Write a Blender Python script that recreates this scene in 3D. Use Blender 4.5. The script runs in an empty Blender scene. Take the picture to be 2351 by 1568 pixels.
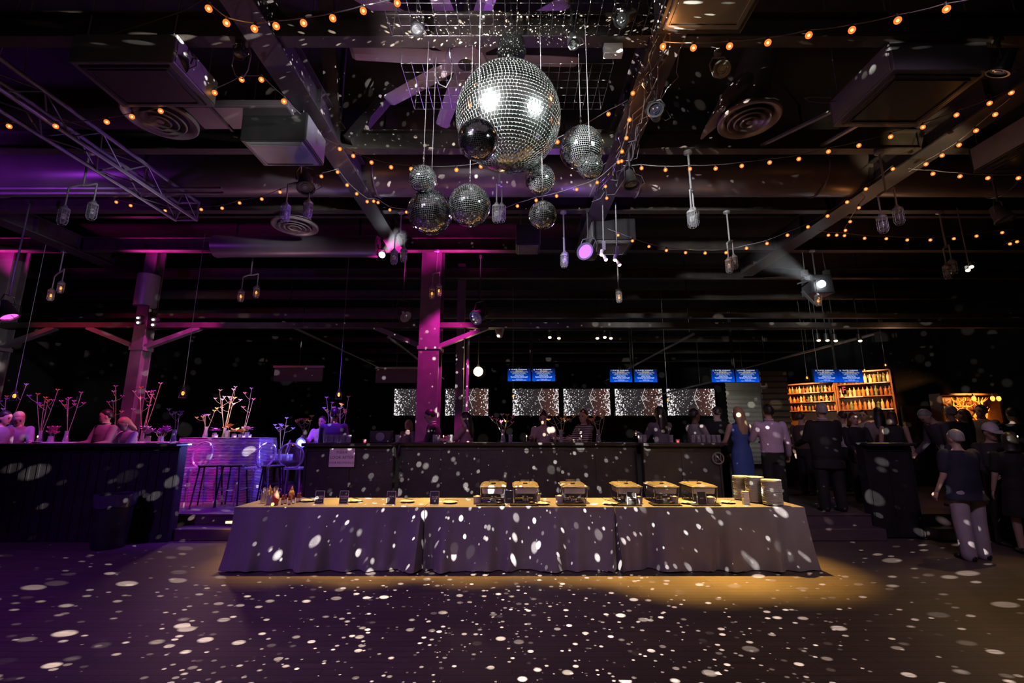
import bpy, math, random
from mathutils import Vector, Matrix, Euler

R = random.Random(11)
SC = bpy.context.scene
COL = SC.collection
PI = math.pi
TH = math.radians(11.0)
CT, ST = math.cos(TH), math.sin(TH)
CAMH, FPX, CX, CY = 1.74, 1045.0, 1175.5, 784.0
V = Vector


def ray(px, py):
    a, v = (px - CX) / FPX, (CY - py) / FPX
    return V((a, CT - v * ST, ST + v * CT))


def at(px, py, Y):
    d = ray(px, py)
    t = Y / d.y
    return V((d.x * t, Y, CAMH + d.z * t))


def atz(px, py, z):
    d = ray(px, py)
    t = (z - CAMH) / d.z
    return V((d.x * t, d.y * t, z))


def dep(p):
    return p[1] * CT + (p[2] - CAMH) * ST


def wid(npx, p):
    return npx * dep(p) / FPX


# ------------------------------------------------------------------ materials
MATS = {}


def pm(name, col, rough=0.6, metal=0.0, emit=None, es=0.0, var=0.0, vs=6.0, bump=0.0, bs=40.0, spec=0.5, alpha=1.0,
       trans=0.0, coat=0.0, stretch=None):
    """Principled material with procedural colour variation and bump."""
    m = bpy.data.materials.new(name)
    m.use_nodes = True
    nt = m.node_tree
    b = nt.nodes['Principled BSDF']
    b.inputs['Base Color'].default_value = (*col, 1)
    b.inputs['Roughness'].default_value = rough
    b.inputs['Metallic'].default_value = metal
    b.inputs['Specular IOR Level'].default_value = spec
    b.inputs['Alpha'].default_value = alpha
    b.inputs['Transmission Weight'].default_value = trans
    b.inputs['Coat Weight'].default_value = coat
    if emit:
        b.inputs['Emission Color'].default_value = (*emit, 1)
        b.inputs['Emission Strength'].default_value = es
    tc = mp = None
    if var or bump:
        tc = nt.nodes.new('ShaderNodeTexCoord')
        mp = nt.nodes.new('ShaderNodeMapping')
        nt.links.new(tc.outputs['Object'], mp.inputs['Vector'])
        if stretch:
            mp.inputs['Scale'].default_value = stretch
    if var:
        n = nt.nodes.new('ShaderNodeTexNoise')
        n.inputs['Scale'].default_value = vs
        n.inputs['Detail'].default_value = 4
        nt.links.new(mp.outputs['Vector'], n.inputs['Vector'])
        r = nt.nodes.new('ShaderNodeMapRange')
        r.inputs['From Min'].default_value = 0.25
        r.inputs['From Max'].default_value = 0.75
        r.inputs['To Min'].default_value = 1 - var
        r.inputs['To Max'].default_value = 1 + var
        nt.links.new(n.outputs['Fac'], r.inputs['Value'])
        mx = nt.nodes.new('ShaderNodeVectorMath')
        mx.operation = 'SCALE'
        mx.inputs[0].default_value = col
        nt.links.new(r.outputs['Result'], mx.inputs['Scale'])
        nt.links.new(mx.outputs['Vector'], b.inputs['Base Color'])
    if bump:
        n2 = nt.nodes.new('ShaderNodeTexNoise')
        n2.inputs['Scale'].default_value = bs
        n2.inputs['Detail'].default_value = 3
        nt.links.new(mp.outputs['Vector'], n2.inputs['Vector'])
        bp = nt.nodes.new('ShaderNodeBump')
        bp.inputs['Strength'].default_value = bump
        bp.inputs['Distance'].default_value = 0.02
        nt.links.new(n2.outputs['Fac'], bp.inputs['Height'])
        nt.links.new(bp.outputs['Normal'], b.inputs['Normal'])
    m.cycles.emission_sampling = 'NONE'
    MATS[name] = m
    return m


def glow(name, col, s, clear=0.0):
    """Emissive material, optionally mixed with clear (glowing glass)."""
    m = bpy.data.materials.new(name)
    m.use_nodes = True
    nt = m.node_tree
    nt.nodes.remove(nt.nodes['Principled BSDF'])
    e = nt.nodes.new('ShaderNodeEmission')
    e.inputs['Color'].default_value = (*col, 1)
    e.inputs['Strength'].default_value = s
    out = nt.nodes['Material Output']
    if clear:
        t = nt.nodes.new('ShaderNodeBsdfTransparent')
        mx = nt.nodes.new('ShaderNodeMixShader')
        mx.inputs['Fac'].default_value = clear
        nt.links.new(e.outputs[0], mx.inputs[1])
        nt.links.new(t.outputs[0], mx.inputs[2])
        nt.links.new(mx.outputs[0], out.inputs['Surface'])
    else:
        nt.links.new(e.outputs[0], out.inputs['Surface'])
    m.cycles.emission_sampling = 'NONE'
    MATS[name] = m
    return m


def clearglass(name, tint=(1, 1, 1), gloss=0.12, rough=0.05):
    """Cheap thin glass: clear with a glossy share."""
    m = bpy.data.materials.new(name)
    m.use_nodes = True
    nt = m.node_tree
    nt.nodes.remove(nt.nodes['Principled BSDF'])
    t = nt.nodes.new('ShaderNodeBsdfTransparent')
    t.inputs['Color'].default_value = (*tint, 1)
    g = nt.nodes.new('ShaderNodeBsdfGlossy')
    g.inputs['Roughness'].default_value = rough
    g.inputs['Color'].default_value = (1, 1, 1, 1)
    d = nt.nodes.new('ShaderNodeBsdfDiffuse')
    d.inputs['Color'].default_value = (*[c * .8 for c in tint], 1)
    a = nt.nodes.new('ShaderNodeMixShader')
    a.inputs['Fac'].default_value = .5
    nt.links.new(g.outputs[0], a.inputs[1])
    nt.links.new(d.outputs[0], a.inputs[2])
    mx = nt.nodes.new('ShaderNodeMixShader')
    mx.inputs['Fac'].default_value = gloss
    nt.links.new(t.outputs[0], mx.inputs[1])
    nt.links.new(a.outputs[0], mx.inputs[2])
    nt.links.new(mx.outputs[0], nt.nodes['Material Output'].inputs['Surface'])
    MATS[name] = m
    return m


# ------------------------------------------------------------------ mesh builder
class MB:
    def __init__(self):
        self.v, self.f, self.mi, self.k = [], [], [], 0

    def add(self, vs, fs):
        b = len(self.v)
        self.v.extend(V(p) for p in vs)
        self.f.extend(tuple(b + i for i in f) for f in fs)
        self.mi.extend([self.k] * len(fs))
        return self

    def box(self, c, s, rot=None, taper=1.0):
        c = V(c)
        x, y, z = s[0] / 2, s[1] / 2, s[2] / 2
        p = [V((-x, -y, -z)), V((x, -y, -z)), V((x, y, -z)), V((-x, y, -z)),
             V((-x * taper, -y * taper, z)), V((x * taper, -y * taper, z)), V((x * taper, y * taper, z)), V((-x * taper, y * taper, z))]
        if rot is not None:
            p = [rot @ q for q in p]
        return self.add([c + q for q in p], [(0, 3, 2, 1), (4, 5, 6, 7), (0, 1, 5, 4), (1, 2, 6, 5), (2, 3, 7, 6), (3, 0, 4, 7)])

    def bar(self, a, b, w, h=None, up=(0, 0, 1)):
        """Rectangular bar from a to b."""
        a, b = V(a), V(b)
        d = (b - a)
        L = d.length
        d.normalize()
        u = V(up)
        s = d.cross(u)
        if s.length < 1e-4:
            s = d.cross(V((0, 1, 0)))
        s.normalize()
        u = s.cross(d)
        rot = Matrix((s, d, u)).transposed()
        return self.box((a + b) / 2, (w, L, h or w), rot)

    def tube(self, pts, r, n=8, closed=False, cap=True):
        pts = [V(p) for p in pts]
        N = len(pts)
        rs = r if isinstance(r, (list, tuple)) else [r] * N
        vs, fs = [], []
        prev = None
        for i, p in enumerate(pts):
            if closed:
                t = pts[(i + 1) % N] - pts[i - 1]
            else:
                t = pts[min(i + 1, N - 1)] - pts[max(i - 1, 0)]
            t.normalize()
            if prev is None:
                s = t.cross(V((0, 0, 1)))
                if s.length < 1e-3:
                    s = t.cross(V((1, 0, 0)))
            else:
                s = prev - t * prev.dot(t)
            s.normalize()
            prev = s
            u = t.cross(s)
            for k in range(n):
                a = 2 * PI * k / n
                vs.append(p + (s * math.cos(a) + u * math.sin(a)) * rs[i])
        M = N if closed else N - 1
        for i in range(M):
            j = (i + 1) % N
            for k in range(n):
                l = (k + 1) % n
                fs.append((i * n + k, i * n + l, j * n + l, j * n + k))
        if cap and not closed:
            fs.append(tuple(range(n))[::-1])
            fs.append(tuple((N - 1) * n + k for k in range(n)))
        return self.add(vs, fs)

    def lathe(self, prof, n=16, o=(0, 0, 0), rot=None, sx=1.0, sy=1.0):
        """prof = [(radius, z)...] turned about z."""
        o = V(o)
        vs, fs, rows = [], [], []
        for r, z in prof:
            if r < 1e-6:
                rows.append([len(vs)])
                vs.append(V((0, 0, z)))
            else:
                rows.append(list(range(len(vs), len(vs) + n)))
                for k in range(n):
                    a = 2 * PI * k / n
                    vs.append(V((r * math.cos(a) * sx, r * math.sin(a) * sy, z)))
        for A, B in zip(rows, rows[1:]):
            for k in range(n):
                l = (k + 1) % n
                q = []
                for i in (A[k % len(A)], A[l % len(A)], B[l % len(B)], B[k % len(B)]):
                    if i not in q:
                        q.append(i)
                if len(q) > 2:
                    fs.append(tuple(q))
        if rot is not None:
            vs = [rot @ q for q in vs]
        return self.add([o + q for q in vs], fs)

    def ball(self, c, r, n=12, m=8, s=(1, 1, 1), rot=None):
        prof = [(0 if i in (0, m) else math.sin(PI * i / m), -math.cos(PI * i / m)) for i in range(m + 1)]
        S = Matrix.Diagonal(V((r * s[0], r * s[1], r * s[2])))
        if rot is not None:
            S = rot.to_3x3() @ S
        return self.lathe(prof, n, c, S)

    def loft(self, rings, cap=True):
        """rings: lists of points of equal length."""
        n = len(rings[0])
        vs = [p for rg in rings for p in rg]
        fs = []
        for i in range(len(rings) - 1):
            for k in range(n):
                l = (k + 1) % n
                fs.append((i * n + k, i * n + l, (i + 1) * n + l, (i + 1) * n + k))
        if cap:
            fs.append(tuple(range(n))[::-1])
            fs.append(tuple((len(rings) - 1) * n + k for k in range(n)))
        return self.add(vs, fs)

    def grid(self, P, closed=False):
        """P: rows of points."""
        n = len(P[0])
        vs = [p for row in P for p in row]
        fs = []
        for i in range(len(P) - 1):
            for k in range(n if closed else n - 1):
                l = (k + 1) % n
                fs.append((i * n + k, i * n + l, (i + 1) * n + l, (i + 1) * n + k))
        return self.add(vs, fs)

    def xf(self, M):
        self.v = [M @ p for p in self.v]
        return self


def ellipse(c, rx, ry, n=14, M=None, sq=1.0):
    """Horizontal superellipse ring."""
    out = []
    for k in range(n):
        a = 2 * PI * k / n
        ca, sa = math.cos(a), math.sin(a)
        p = V((c[0] + rx * math.copysign(abs(ca) ** sq, ca), c[1] + ry * math.copysign(abs(sa) ** sq, sa), c[2]))
        out.append(M @ p if M is not None else p)
    return out


def wmat(o):
    m = o.matrix_basis.copy()
    while o.parent is not None:
        o = o.parent
        m = o.matrix_basis @ m
    return m


def obj(name, mb, mats, parent=None, smooth=False, bevel=0.0, local=False, label=None):
    if not isinstance(mats, (list, tuple)):
        mats = [mats]
    me = bpy.data.meshes.new(name)
    vs = mb.v
    if parent is not None and not local:
        inv = wmat(parent).inverted()
        vs = [inv @ p for p in vs]
    me.from_pydata([tuple(p) for p in vs], [], mb.f)
    for m in mats:
        me.materials.append(m)
    if len(mats) > 1:
        me.polygons.foreach_set('material_index', mb.mi)
    if smooth:
        me.polygons.foreach_set('use_smooth', [True] * len(me.polygons))
        if smooth != 'all':
            me.set_sharp_from_angle(angle=math.radians(40))
    me.update()
    o = bpy.data.objects.new(name, me)
    COL.objects.link(o)
    if parent is not None:
        o.parent = parent
    if bevel:
        b = o.modifiers.new('bevel', 'BEVEL')
        b.width = bevel
        b.segments = 2
        b.limit_method = 'ANGLE'
    if label:
        o['label'] = label
    return o


def thing(name, label, cat, loc=(0, 0, 0), rz=0.0, group=None, kind=None):
    o = bpy.data.objects.new(name, None)
    o.empty_display_size = 0.05
    COL.objects.link(o)
    o.location = loc
    o.rotation_euler = (0, 0, rz)
    o['label'] = label
    o['category'] = cat
    if group:
        o['group'] = group
    if kind:
        o['kind'] = kind
    return o


def tag(o, label, cat, group=None, kind=None):
    o['label'] = label
    o['category'] = cat
    if group:
        o['group'] = group
    if kind:
        o['kind'] = kind
    return o


def struct(name, mb, mats, parent=None, **kw):
    o = obj(name, mb, mats, parent, **kw)
    if parent is None:
        o['kind'] = 'structure'
    return o


def dup(root, loc, rz=None, label=None, group=None, scale=None):
    r = root.copy()
    COL.objects.link(r)
    r.location = loc
    if rz is not None:
        r.rotation_euler = (0, 0, rz)
    if scale:
        r.scale = (scale,) * 3 if not isinstance(scale, (tuple, list)) else scale
    if label:
        r['label'] = label
    if group:
        r['group'] = group

    def rec(a, b):
        for ch in list(a.children):
            c = ch.copy()
            COL.objects.link(c)
            c.parent = b
            rec(ch, c)
    rec(root, r)
    return r


TXT = {}


def text(name, s, size, mat, M, parent, align='CENTER', ext=0.0):
    """Flat lettering as a mesh."""
    key = (s, size, mat.name, align)
    if key not in TXT:
        cu = bpy.data.curves.new('lettering_curve', 'FONT')
        cu.body = s
        cu.size = size
        cu.align_x = align
        cu.align_y = 'CENTER'
        cu.resolution_u = 2
        tmp = bpy.data.objects.new('lettering_curve', cu)
        me = bpy.data.meshes.new_from_object(tmp)
        me.name = 'lettering'
        me.materials.clear()
        me.materials.append(mat)
        bpy.data.objects.remove(tmp)
        TXT[key] = me
    o = bpy.data.objects.new(name, TXT[key])
    COL.objects.link(o)
    o.parent = parent
    o.matrix_basis = wmat(parent).inverted() @ M
    return o


def solid(mb, voxel, smooth=0):
    """Fuse overlapping closed pieces of mb into one continuous surface."""
    me = bpy.data.meshes.new('tmp')
    me.from_pydata([tuple(p) for p in mb.v], [], mb.f)
    o = bpy.data.objects.new('tmp', me)
    COL.objects.link(o)
    r = o.modifiers.new('r', 'REMESH')
    r.mode = 'VOXEL'
    r.voxel_size = voxel
    if smooth:
        s = o.modifiers.new('s', 'SMOOTH')
        s.factor = 0.5
        s.iterations = smooth
    dg = bpy.context.evaluated_depsgraph_get()
    ev = o.evaluated_get(dg)
    m2 = ev.to_mesh()
    out = MB()
    out.add([v.co.copy() for v in m2.vertices], [tuple(p.vertices) for p in m2.polygons])
    ev.to_mesh_clear()
    bpy.data.objects.remove(o)
    bpy.data.meshes.remove(me)
    return out


def rotto(d):
    """Rotation taking +z to direction d."""
    return V((0, 0, 1)).rotation_difference(V(d).normalized()).to_matrix()


# ------------------------------------------------------------------ shared materials
black = pm('black_paint', (.018, .017, .019), .5, var=.3, bump=.1)
blackm = pm('black_steel', (.03, .029, .031), .38, .3, var=.2)
steel = pm('brushed_steel', (.45, .44, .43), .3, .9, var=.15, vs=20)
chrome = pm('polished_steel', (.62, .6, .57), .14, 1.0)
white = pm('white_china', (.75, .73, .7), .3)
greyp = pm('grey_paint', (.16, .155, .165), .45, .2, var=.15)
lgrey = pm('pale_grey_metal', (.36, .36, .37), .4, .4, var=.12)
cablem = pm('grey_cable', (.16, .15, .155), .5)
darkcable = pm('dark_cable', (.05, .045, .045), .5)
jarglass = clearglass('lamp_glass', (.9, .92, .95), .25)
bulb_glow = glow('bulb_glow', (1, .24, .035), 1.15, .18)
bulb_core = glow('bulb_core', (1, .68, .28), 9)
amber = glow('amber_filament', (1, .36, .05), 2.6)
warmwhite = glow('warm_white_lens', (1, .78, .45), 9)
coldwhite = glow('cold_white_lens', (.85, .95, 1), 22)
violet = glow('violet_lens', (.30, .10, 1), 3.0)
# ------------------------------------------------------------------ camera and world
cam = bpy.data.cameras.new('camera')
cam.sensor_width = 36
cam.lens = 36 * FPX / 2351
cam.clip_start = .05
co = bpy.data.objects.new('camera', cam)
COL.objects.link(co)
co.location = (0, 0, CAMH)
co.rotation_euler = (math.radians(90) + TH, 0, 0)
SC.camera = co
w = bpy.data.worlds.new('world')
SC.world = w
w.use_nodes = True
w.node_tree.nodes['Background'].inputs['Color'].default_value = (.8, .7, 1, 1)
w.node_tree.nodes['Background'].inputs['Strength'].default_value = 0.0
SC.view_settings.view_transform = 'Standard'
SC.view_settings.look = 'None'
SC.view_settings.exposure = 0
SC.cycles.max_bounces = 3
SC.cycles.diffuse_bounces = 1
SC.cycles.glossy_bounces = 2
SC.cycles.transmission_bounces = 2
SC.cycles.transparent_max_bounces = 6
SC.cycles.volume_bounces = 0
SC.cycles.sample_clamp_direct = 40
SC.cycles.sample_clamp_indirect = 3
SC.cycles.caustics_reflective = False
SC.cycles.caustics_refractive = False
SC.cycles.use_denoising = True
SC.cycles.use_adaptive_sampling = True
SC.cycles.adaptive_threshold = .03

# ------------------------------------------------------------------ room shell


def floor_mat(name, col, col2, rough, bw, bl):
    m = pm(name, col, rough)
    nt = m.node_tree
    b = nt.nodes['Principled BSDF']
    tc = nt.nodes.new('ShaderNodeTexCoord')
    br = nt.nodes.new('ShaderNodeTexBrick')
    br.inputs['Scale'].default_value = 1
    br.inputs['Brick Width'].default_value = bl
    br.inputs['Row Height'].default_value = bw
    br.inputs['Mortar Size'].default_value = .002
    br.inputs['Color1'].default_value = (*col, 1)
    br.inputs['Color2'].default_value = (*col2, 1)
    br.inputs['Mortar'].default_value = (.004, .003, .003, 1)
    br.offset = .37
    nt.links.new(tc.outputs['Object'], br.inputs['Vector'])
    n = nt.nodes.new('ShaderNodeTexNoise')
    n.inputs['Scale'].default_value = 3
    n.inputs['Detail'].default_value = 6
    mp = nt.nodes.new('ShaderNodeMapping')
    mp.inputs['Scale'].default_value = (1, 9, 1)
    nt.links.new(tc.outputs['Object'], mp.inputs['Vector'])
    nt.links.new(mp.outputs['Vector'], n.inputs['Vector'])
    mx = nt.nodes.new('ShaderNodeMixRGB')
    mx.blend_type = 'MULTIPLY'
    mx.inputs['Fac'].default_value = .6
    nt.links.new(br.outputs['Color'], mx.inputs['Color1'])
    nt.links.new(n.outputs['Fac'], mx.inputs['Color2'])
    nt.links.new(mx.outputs['Color'], b.inputs['Base Color'])
    mr = nt.nodes.new('ShaderNodeMapRange')
    mr.inputs['To Min'].default_value = rough - .08
    mr.inputs['To Max'].default_value = rough + .12
    nt.links.new(n.outputs['Fac'], mr.inputs['Value'])
    nt.links.new(mr.outputs['Result'], b.inputs['Roughness'])
    return m


m_floor = floor_mat('dance_floor_wood', (.15, .11, .10), (.12, .09, .085), .55, .09, 1.4)
m_plat = floor_mat('platform_boards', (.15, .10, .12), (.13, .09, .11), .42, .12, 1.8)
m_wall = pm('black_wall', (.012, .011, .013), .8, var=.3)
m_deck = pm('black_roof_deck', (.02, .017, .019), .7, var=.4, vs=3)
m_pan = pm('black_board_panel', (.022, .02, .024), .45, var=.35, vs=4, bump=.15)
m_led = pm('dark_ledge', (.028, .025, .028), .28, var=.2, coat=.3)
PZ = 0.36
FY0, FY1, XL, XR = -3.0, 29.0, -15.0, 15.0

mb = MB().box((0, 2.4, -.05), (30, 10.86, .1))
struct('floor', mb, m_floor)
mb = MB().box((0, (8.03 + FY1) / 2, PZ / 2 - .06), (30, FY1 - 8.03, PZ + .12))
struct('floor_platform', mb, m_plat)
mb = MB().box((0, (FY0 + FY1) / 2, 7.4), (30.4, FY1 - FY0 + .4, .2))
struct('ceiling', mb, m_deck)
struct('wall_back', MB().box((0, FY1 + .1, 3.6), (30.4, .2, 7.6)), m_wall)
struct('wall_left', MB().box((XL - .1, 13, 3.6), (.2, 32.4, 7.6)), m_wall)
struct('wall_right', MB().box((XR + .1, 13, 3.6), (.2, 32.4, 7.6)), m_wall)
struct('wall_front', MB().box((0, FY0 - .1, 3.6), (30.4, .2, 7.6)), m_wall)

# stepped edges of the platform
m_step = pm('step_wood', (.10, .07, .08), .4, var=.25, vs=9, stretch=(1, 8, 8))


def stair(x0, x1):
    struct('stair_step', MB().box(((x0 + x1) / 2, 7.9, .09), (x1 - x0, .32, .18)), m_step, bevel=.012)
    struct('stair_nosing', MB().box(((x0 + x1) / 2, 8.04, PZ - .012), (x1 - x0, .05, .03)), m_step, bevel=.006)


XA = at(405, 1100, 7.66).x   # right end of left half wall
XB = at(697, 1080, 7.9).x
XC = at(1658, 1080, 7.9).x
XD = at(1998, 1080, 7.9).x
XE = at(2098, 1080, 8.0).x
XF = at(2296, 1080, 8.0).x
stair(XA, XB)
stair(XC, XD)


def half_wall(name, x0, x1, y, zb, zt=1.525, d=.16, rib=.62):
    p = struct(name, MB().box(((x0 + x1) / 2, y + d / 2, (zb + zt - .05) / 2), (x1 - x0, d, zt - .05 - zb)), m_pan)
    mb = MB().box(((x0 + x1) / 2, y + d / 2 - .03, zt - .025), (x1 - x0 + .04, d + .22, .05))
    obj('ledge', mb, m_led, p, bevel=.012)
    mb = MB()
    n = max(2, int((x1 - x0) / rib))
    for i in range(n + 1):
        mb.box((x0 + .02 + (x1 - x0 - .04) * i / n, y - .008, (zb + zt - .05) / 2), (.035, .016, zt - .1 - zb))
    mb.box(((x0 + x1) / 2, y - .01, zt - .11), (x1 - x0, .02, .05))
    obj('batten', mb, m_pan, p)
    return p


half_wall('half_wall_left', -14.9, XA, 7.66, 0, rib=.16)
xm0, xm1 = at(912, 1080, 8.2).x, at(1468, 1080, 8.2).x
half_wall('half_wall_middle', XB, xm0, 7.9, 0)
half_wall('half_wall_middle', xm0 + .02, xm1 - .02, 8.25, PZ)
half_wall('half_wall_middle', xm1, XC, 7.9, 0)
half_wall('half_wall_right', XD, XE, 8.0, 0)
half_wall('half_wall_right', XF, 14.9, 8.0, 0)
stair(XE, XF)
for x0, x1 in ((xm0, xm1),):
    struct('stair_riser', MB().box(((x0 + x1) / 2, 8.03, PZ / 2), (x1 - x0, .03, PZ)), m_pan)

# steel ceiling beams across the room (I sections) and girders along it
m_beam = pm('beam_paint', (.055, .046, .04), .5, .1, var=.35, vs=5, bump=.12, bs=25)
m_gird = pm('girder_paint', (.06, .05, .056), .48, .15, var=.3, vs=4, bump=.12, bs=25)


def ibeam(y, z0=5.6, h=.3, w=.14, x0=-14.9, x1=14.9):
    mb = MB()
    L, c = x1 - x0, (x0 + x1) / 2
    mb.box((c, y, z0 + .01), (L, w, .02)).box((c, y, z0 + h - .01), (L, w, .02)).box((c, y, z0 + h / 2), (L, .02, h - .04))
    return struct('ceiling_beam', mb, m_beam)


for y in (3.95, 5.8, 7.62, 9.45, 11.3, 13.2, 15.2, 17.5, 20, 23, 26):
    ibeam(y, h=.3 if y < 10 else .26)


def girder(x, y0, y1, w, h, z0=5.56):
    mb = MB()
    c, L = (y0 + y1) / 2, y1 - y0
    mb.box((x, c, z0 + .012), (w, L, .024)).box((x, c, z0 + h - .012), (w, L, .024))
    mb.box((x, c, z0 + h / 2), (w * .55, L, h - .04))
    for k in range(int(L / .9) + 1):
        mb.box((x, y0 + .05 + k * .9, z0 + h / 2), (w * .96, .018, h - .04))
    return struct('ceiling_girder', mb, m_gird)


girder(-2.5, 2.2, 9.4, .30, .36)
girder(1.55, 2.2, 9.4, .34, .36)
girder(5.9, 1.2, 11, .36, .40)
girder(-9.6, 1.2, 11, .34, .36)
# diagonal braces at the left girder node
mb = MB().bar((-2.5, 5.75, 5.72), (-2.12, 4.35, 6.6), .16, .16).bar((-2.3, 5.75, 5.72), (-1.72, 5.8, 6.6), .18, .12)
mb.bar((-2.45, 5.72, 5.75), (-2.45, 5.72, 7.28), .06)
struct('ceiling_brace', mb, m_gird)
# short lit joists of the far bays
mb = MB()
for k, y in enumerate((8.55, 10.4, 12.3, 14.3, 16.4)):
    mb = MB().box((0, y, 6.05), (29.6, .1, .18))
    struct('ceiling_joist', mb, m_beam)
# ------------------------------------------------------------------ mirror balls
m_tile = pm('mirror_tile', (.86, .9, .88), .15, 1.0)
m_grout = pm('silver_grout', (.74, .80, .74), .6)
m_tiles = pm('small_mirror_tile', (.8, .84, .83), .07, 1.0)
m_grouts = pm('dull_grout', (.42, .46, .44), .6)
m_tiled = pm('dark_mirror_tile', (.5, .5, .56), .09, 1.0)
m_groutd = pm('dark_grout', (.12, .12, .13), .6)


def ball_mesh(r, rows, gap):
    t = PI * r / rows
    mb = MB()
    for i in range(rows):
        th = -PI / 2 + (i + .5) * PI / rows
        n = max(3, round(2 * PI * r * math.cos(th) / t))
        o = R.random()
        for k in range(n):
            ph = 2 * PI * (k + o) / n
            nn = V((math.cos(th) * math.cos(ph), math.cos(th) * math.sin(ph), math.sin(th)))
            e = V((-math.sin(ph), math.cos(ph), 0))
            u = nn.cross(e)
            j = .006 if r > .3 else .022
            nj = (nn + e * R.uniform(-j, j) + u * R.uniform(-j, j)).normalized()
            e = (e - nj * e.dot(nj)).normalized()
            u = nj.cross(e)
            w = min(t, 2 * PI * r * math.cos(th) / n) * (1 - gap) / 2
            h = t * (1 - gap) / 2
            c = nn * (r + .0015)
            mb.add([c - e * w - u * h, c + e * w - u * h, c + e * w + u * h, c - e * w + u * h], [(0, 1, 2, 3)])
    return mb


MESHZ = 5.46


def mirror_ball(px, py, rpx, Y, rows, gap, label, dark=False, top=None, chain=True, sizes={}):
    c = at(px, py, Y)
    r = wid(rpx, c)
    t = thing('hanging_mirror_ball', label, 'mirror ball', c, 0, None if rpx > 100 else 'small mirror balls round the big one')
    obj('ball_core', MB().ball((0, 0, 0), r * .997, 40, 24), m_groutd if dark else (m_grout if rpx > 100 else m_grouts), t, smooth=True, local=True)
    obj('mirror_tiles', ball_mesh(r, rows, gap), m_tiled if dark else (m_tile if rpx > 100 else m_tiles), t, local=True)
    top = top or MESHZ
    mb = MB().lathe([(0, r * .99), (.02 + r * .05, r * .99), (.02 + r * .04, r * 1.03), (.008, r * 1.03 + .012), (.006, r + .05), (0, r + .05)], 12)
    obj('top_cap', mb, chrome, t, smooth=True, local=True)
    mb = MB().tube([(0, 0, r + .04), (0, 0, top - c.z)], .0035 if rpx < 100 else .011, 6)
    obj('cable', mb, cablem, t, local=True)
    if rpx < 100:
        mb = MB()
        for k in range(4):
            z = r + .06 + k * .026
            pts = [(.009 * math.cos(a) * (k % 2), .009 * math.cos(a) * (1 - k % 2), z + .019 * math.sin(a)) for a in [2 * PI * q / 8 for q in range(8)]]
            mb.tube(pts, .003, 5, closed=True)
        obj('chain', mb, chrome, t, local=True)
    return t


BALL = at(1167, 272, 3.74)
mirror_ball(1167, 272, 120, 3.74, 50, .15, 'huge silver mirror ball hanging in the centre of the cluster', top=5.25)
mirror_ball(1098, 322, 46, 3.10, 36, .10, 'small dark mirror ball hanging right in front of the huge mirror ball', dark=True)
mirror_ball(1335, 341, 50, 3.95, 36, .16, 'small mirror ball right of the huge one, partly behind a smaller ball')
mirror_ball(1355, 382, 29, 3.55, 26, .17, 'tiny mirror ball low in front of the ball right of the huge one')
mirror_ball(971, 411, 31, 3.80, 26, .17, 'tiny mirror ball left of the huge one, above the lowest left ball')
mirror_ball(988, 488, 51, 4.02, 36, .16, 'small mirror ball hanging lowest on the left of the cluster')
mirror_ball(1078, 472, 48, 3.85, 36, .16, 'small mirror ball hanging below the left side of the huge ball')
mirror_ball(1240, 412, 34, 4.05, 28, .17, 'tiny mirror ball just under the right side of the huge ball')
mirror_ball(1246, 494, 32, 3.7, 26, .17, 'tiny mirror ball hanging lowest on the right, on a chain')

# motor of the big ball
t = thing('mirror_ball_motor_mount', 'black round motor above the huge mirror ball', 'motor', (BALL.x + .03, BALL.y, 5.25))
mb = MB().lathe([(0, 0), (.115, 0), (.14, .02), (.14, .05), (.128, .055), (.128, .14), (.06, .17), (0, .17)], 12)
obj('housing', mb, pm('matt_black', (.006, .006, .006), .8, spec=.04), t, smooth=True, local=True)
obj('shaft', MB().tube([(0, 0, -.06), (0, 0, .01)], .014), chrome, t, local=True)
obj('mount_rod', MB().tube([(0, 0, .16), (0, 0, 1.0)], .012), blackm, t, local=True)

# wire mesh that everything hangs from
m_wire = pm('wire_mesh', (.10, .10, .105), .4, .6)


def mesh_panel(x0, x1, y0, y1, z, label, step=.11):
    t = thing('hanging_wire_mesh', label, 'wire mesh', ((x0 + x1) / 2, (y0 + y1) / 2, z), 0, 'wire mesh over the mirror balls')
    mb = MB()
    nx, ny = round((x1 - x0) / step), round((y1 - y0) / step)
    for i in range(nx + 1):
        x = x0 + (x1 - x0) * i / nx
        mb.tube([(x, y0, z), (x, y1, z)], .0032, 4)
    for i in range(ny + 1):
        y = y0 + (y1 - y0) * i / ny
        mb.tube([(x0, y, z + .005), (x1, y, z + .005)], .0032, 4)
    obj('wire_grid', mb, m_wire, t)
    for x in (x0, x1):
        for y in (y0, y1):
            obj('hanger', MB().tube([(x, y, z), (x * .98, y, 5.9)], .004, 5), cablem, t)


mesh_panel(-1.15, 1.05, 4.08, 4.76, MESHZ, 'black wire mesh panel behind the huge mirror ball')
mesh_panel(-1.15, 1.35, 2.6, 3.74, MESHZ, 'black wire mesh panel above the front of the mirror balls')

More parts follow.
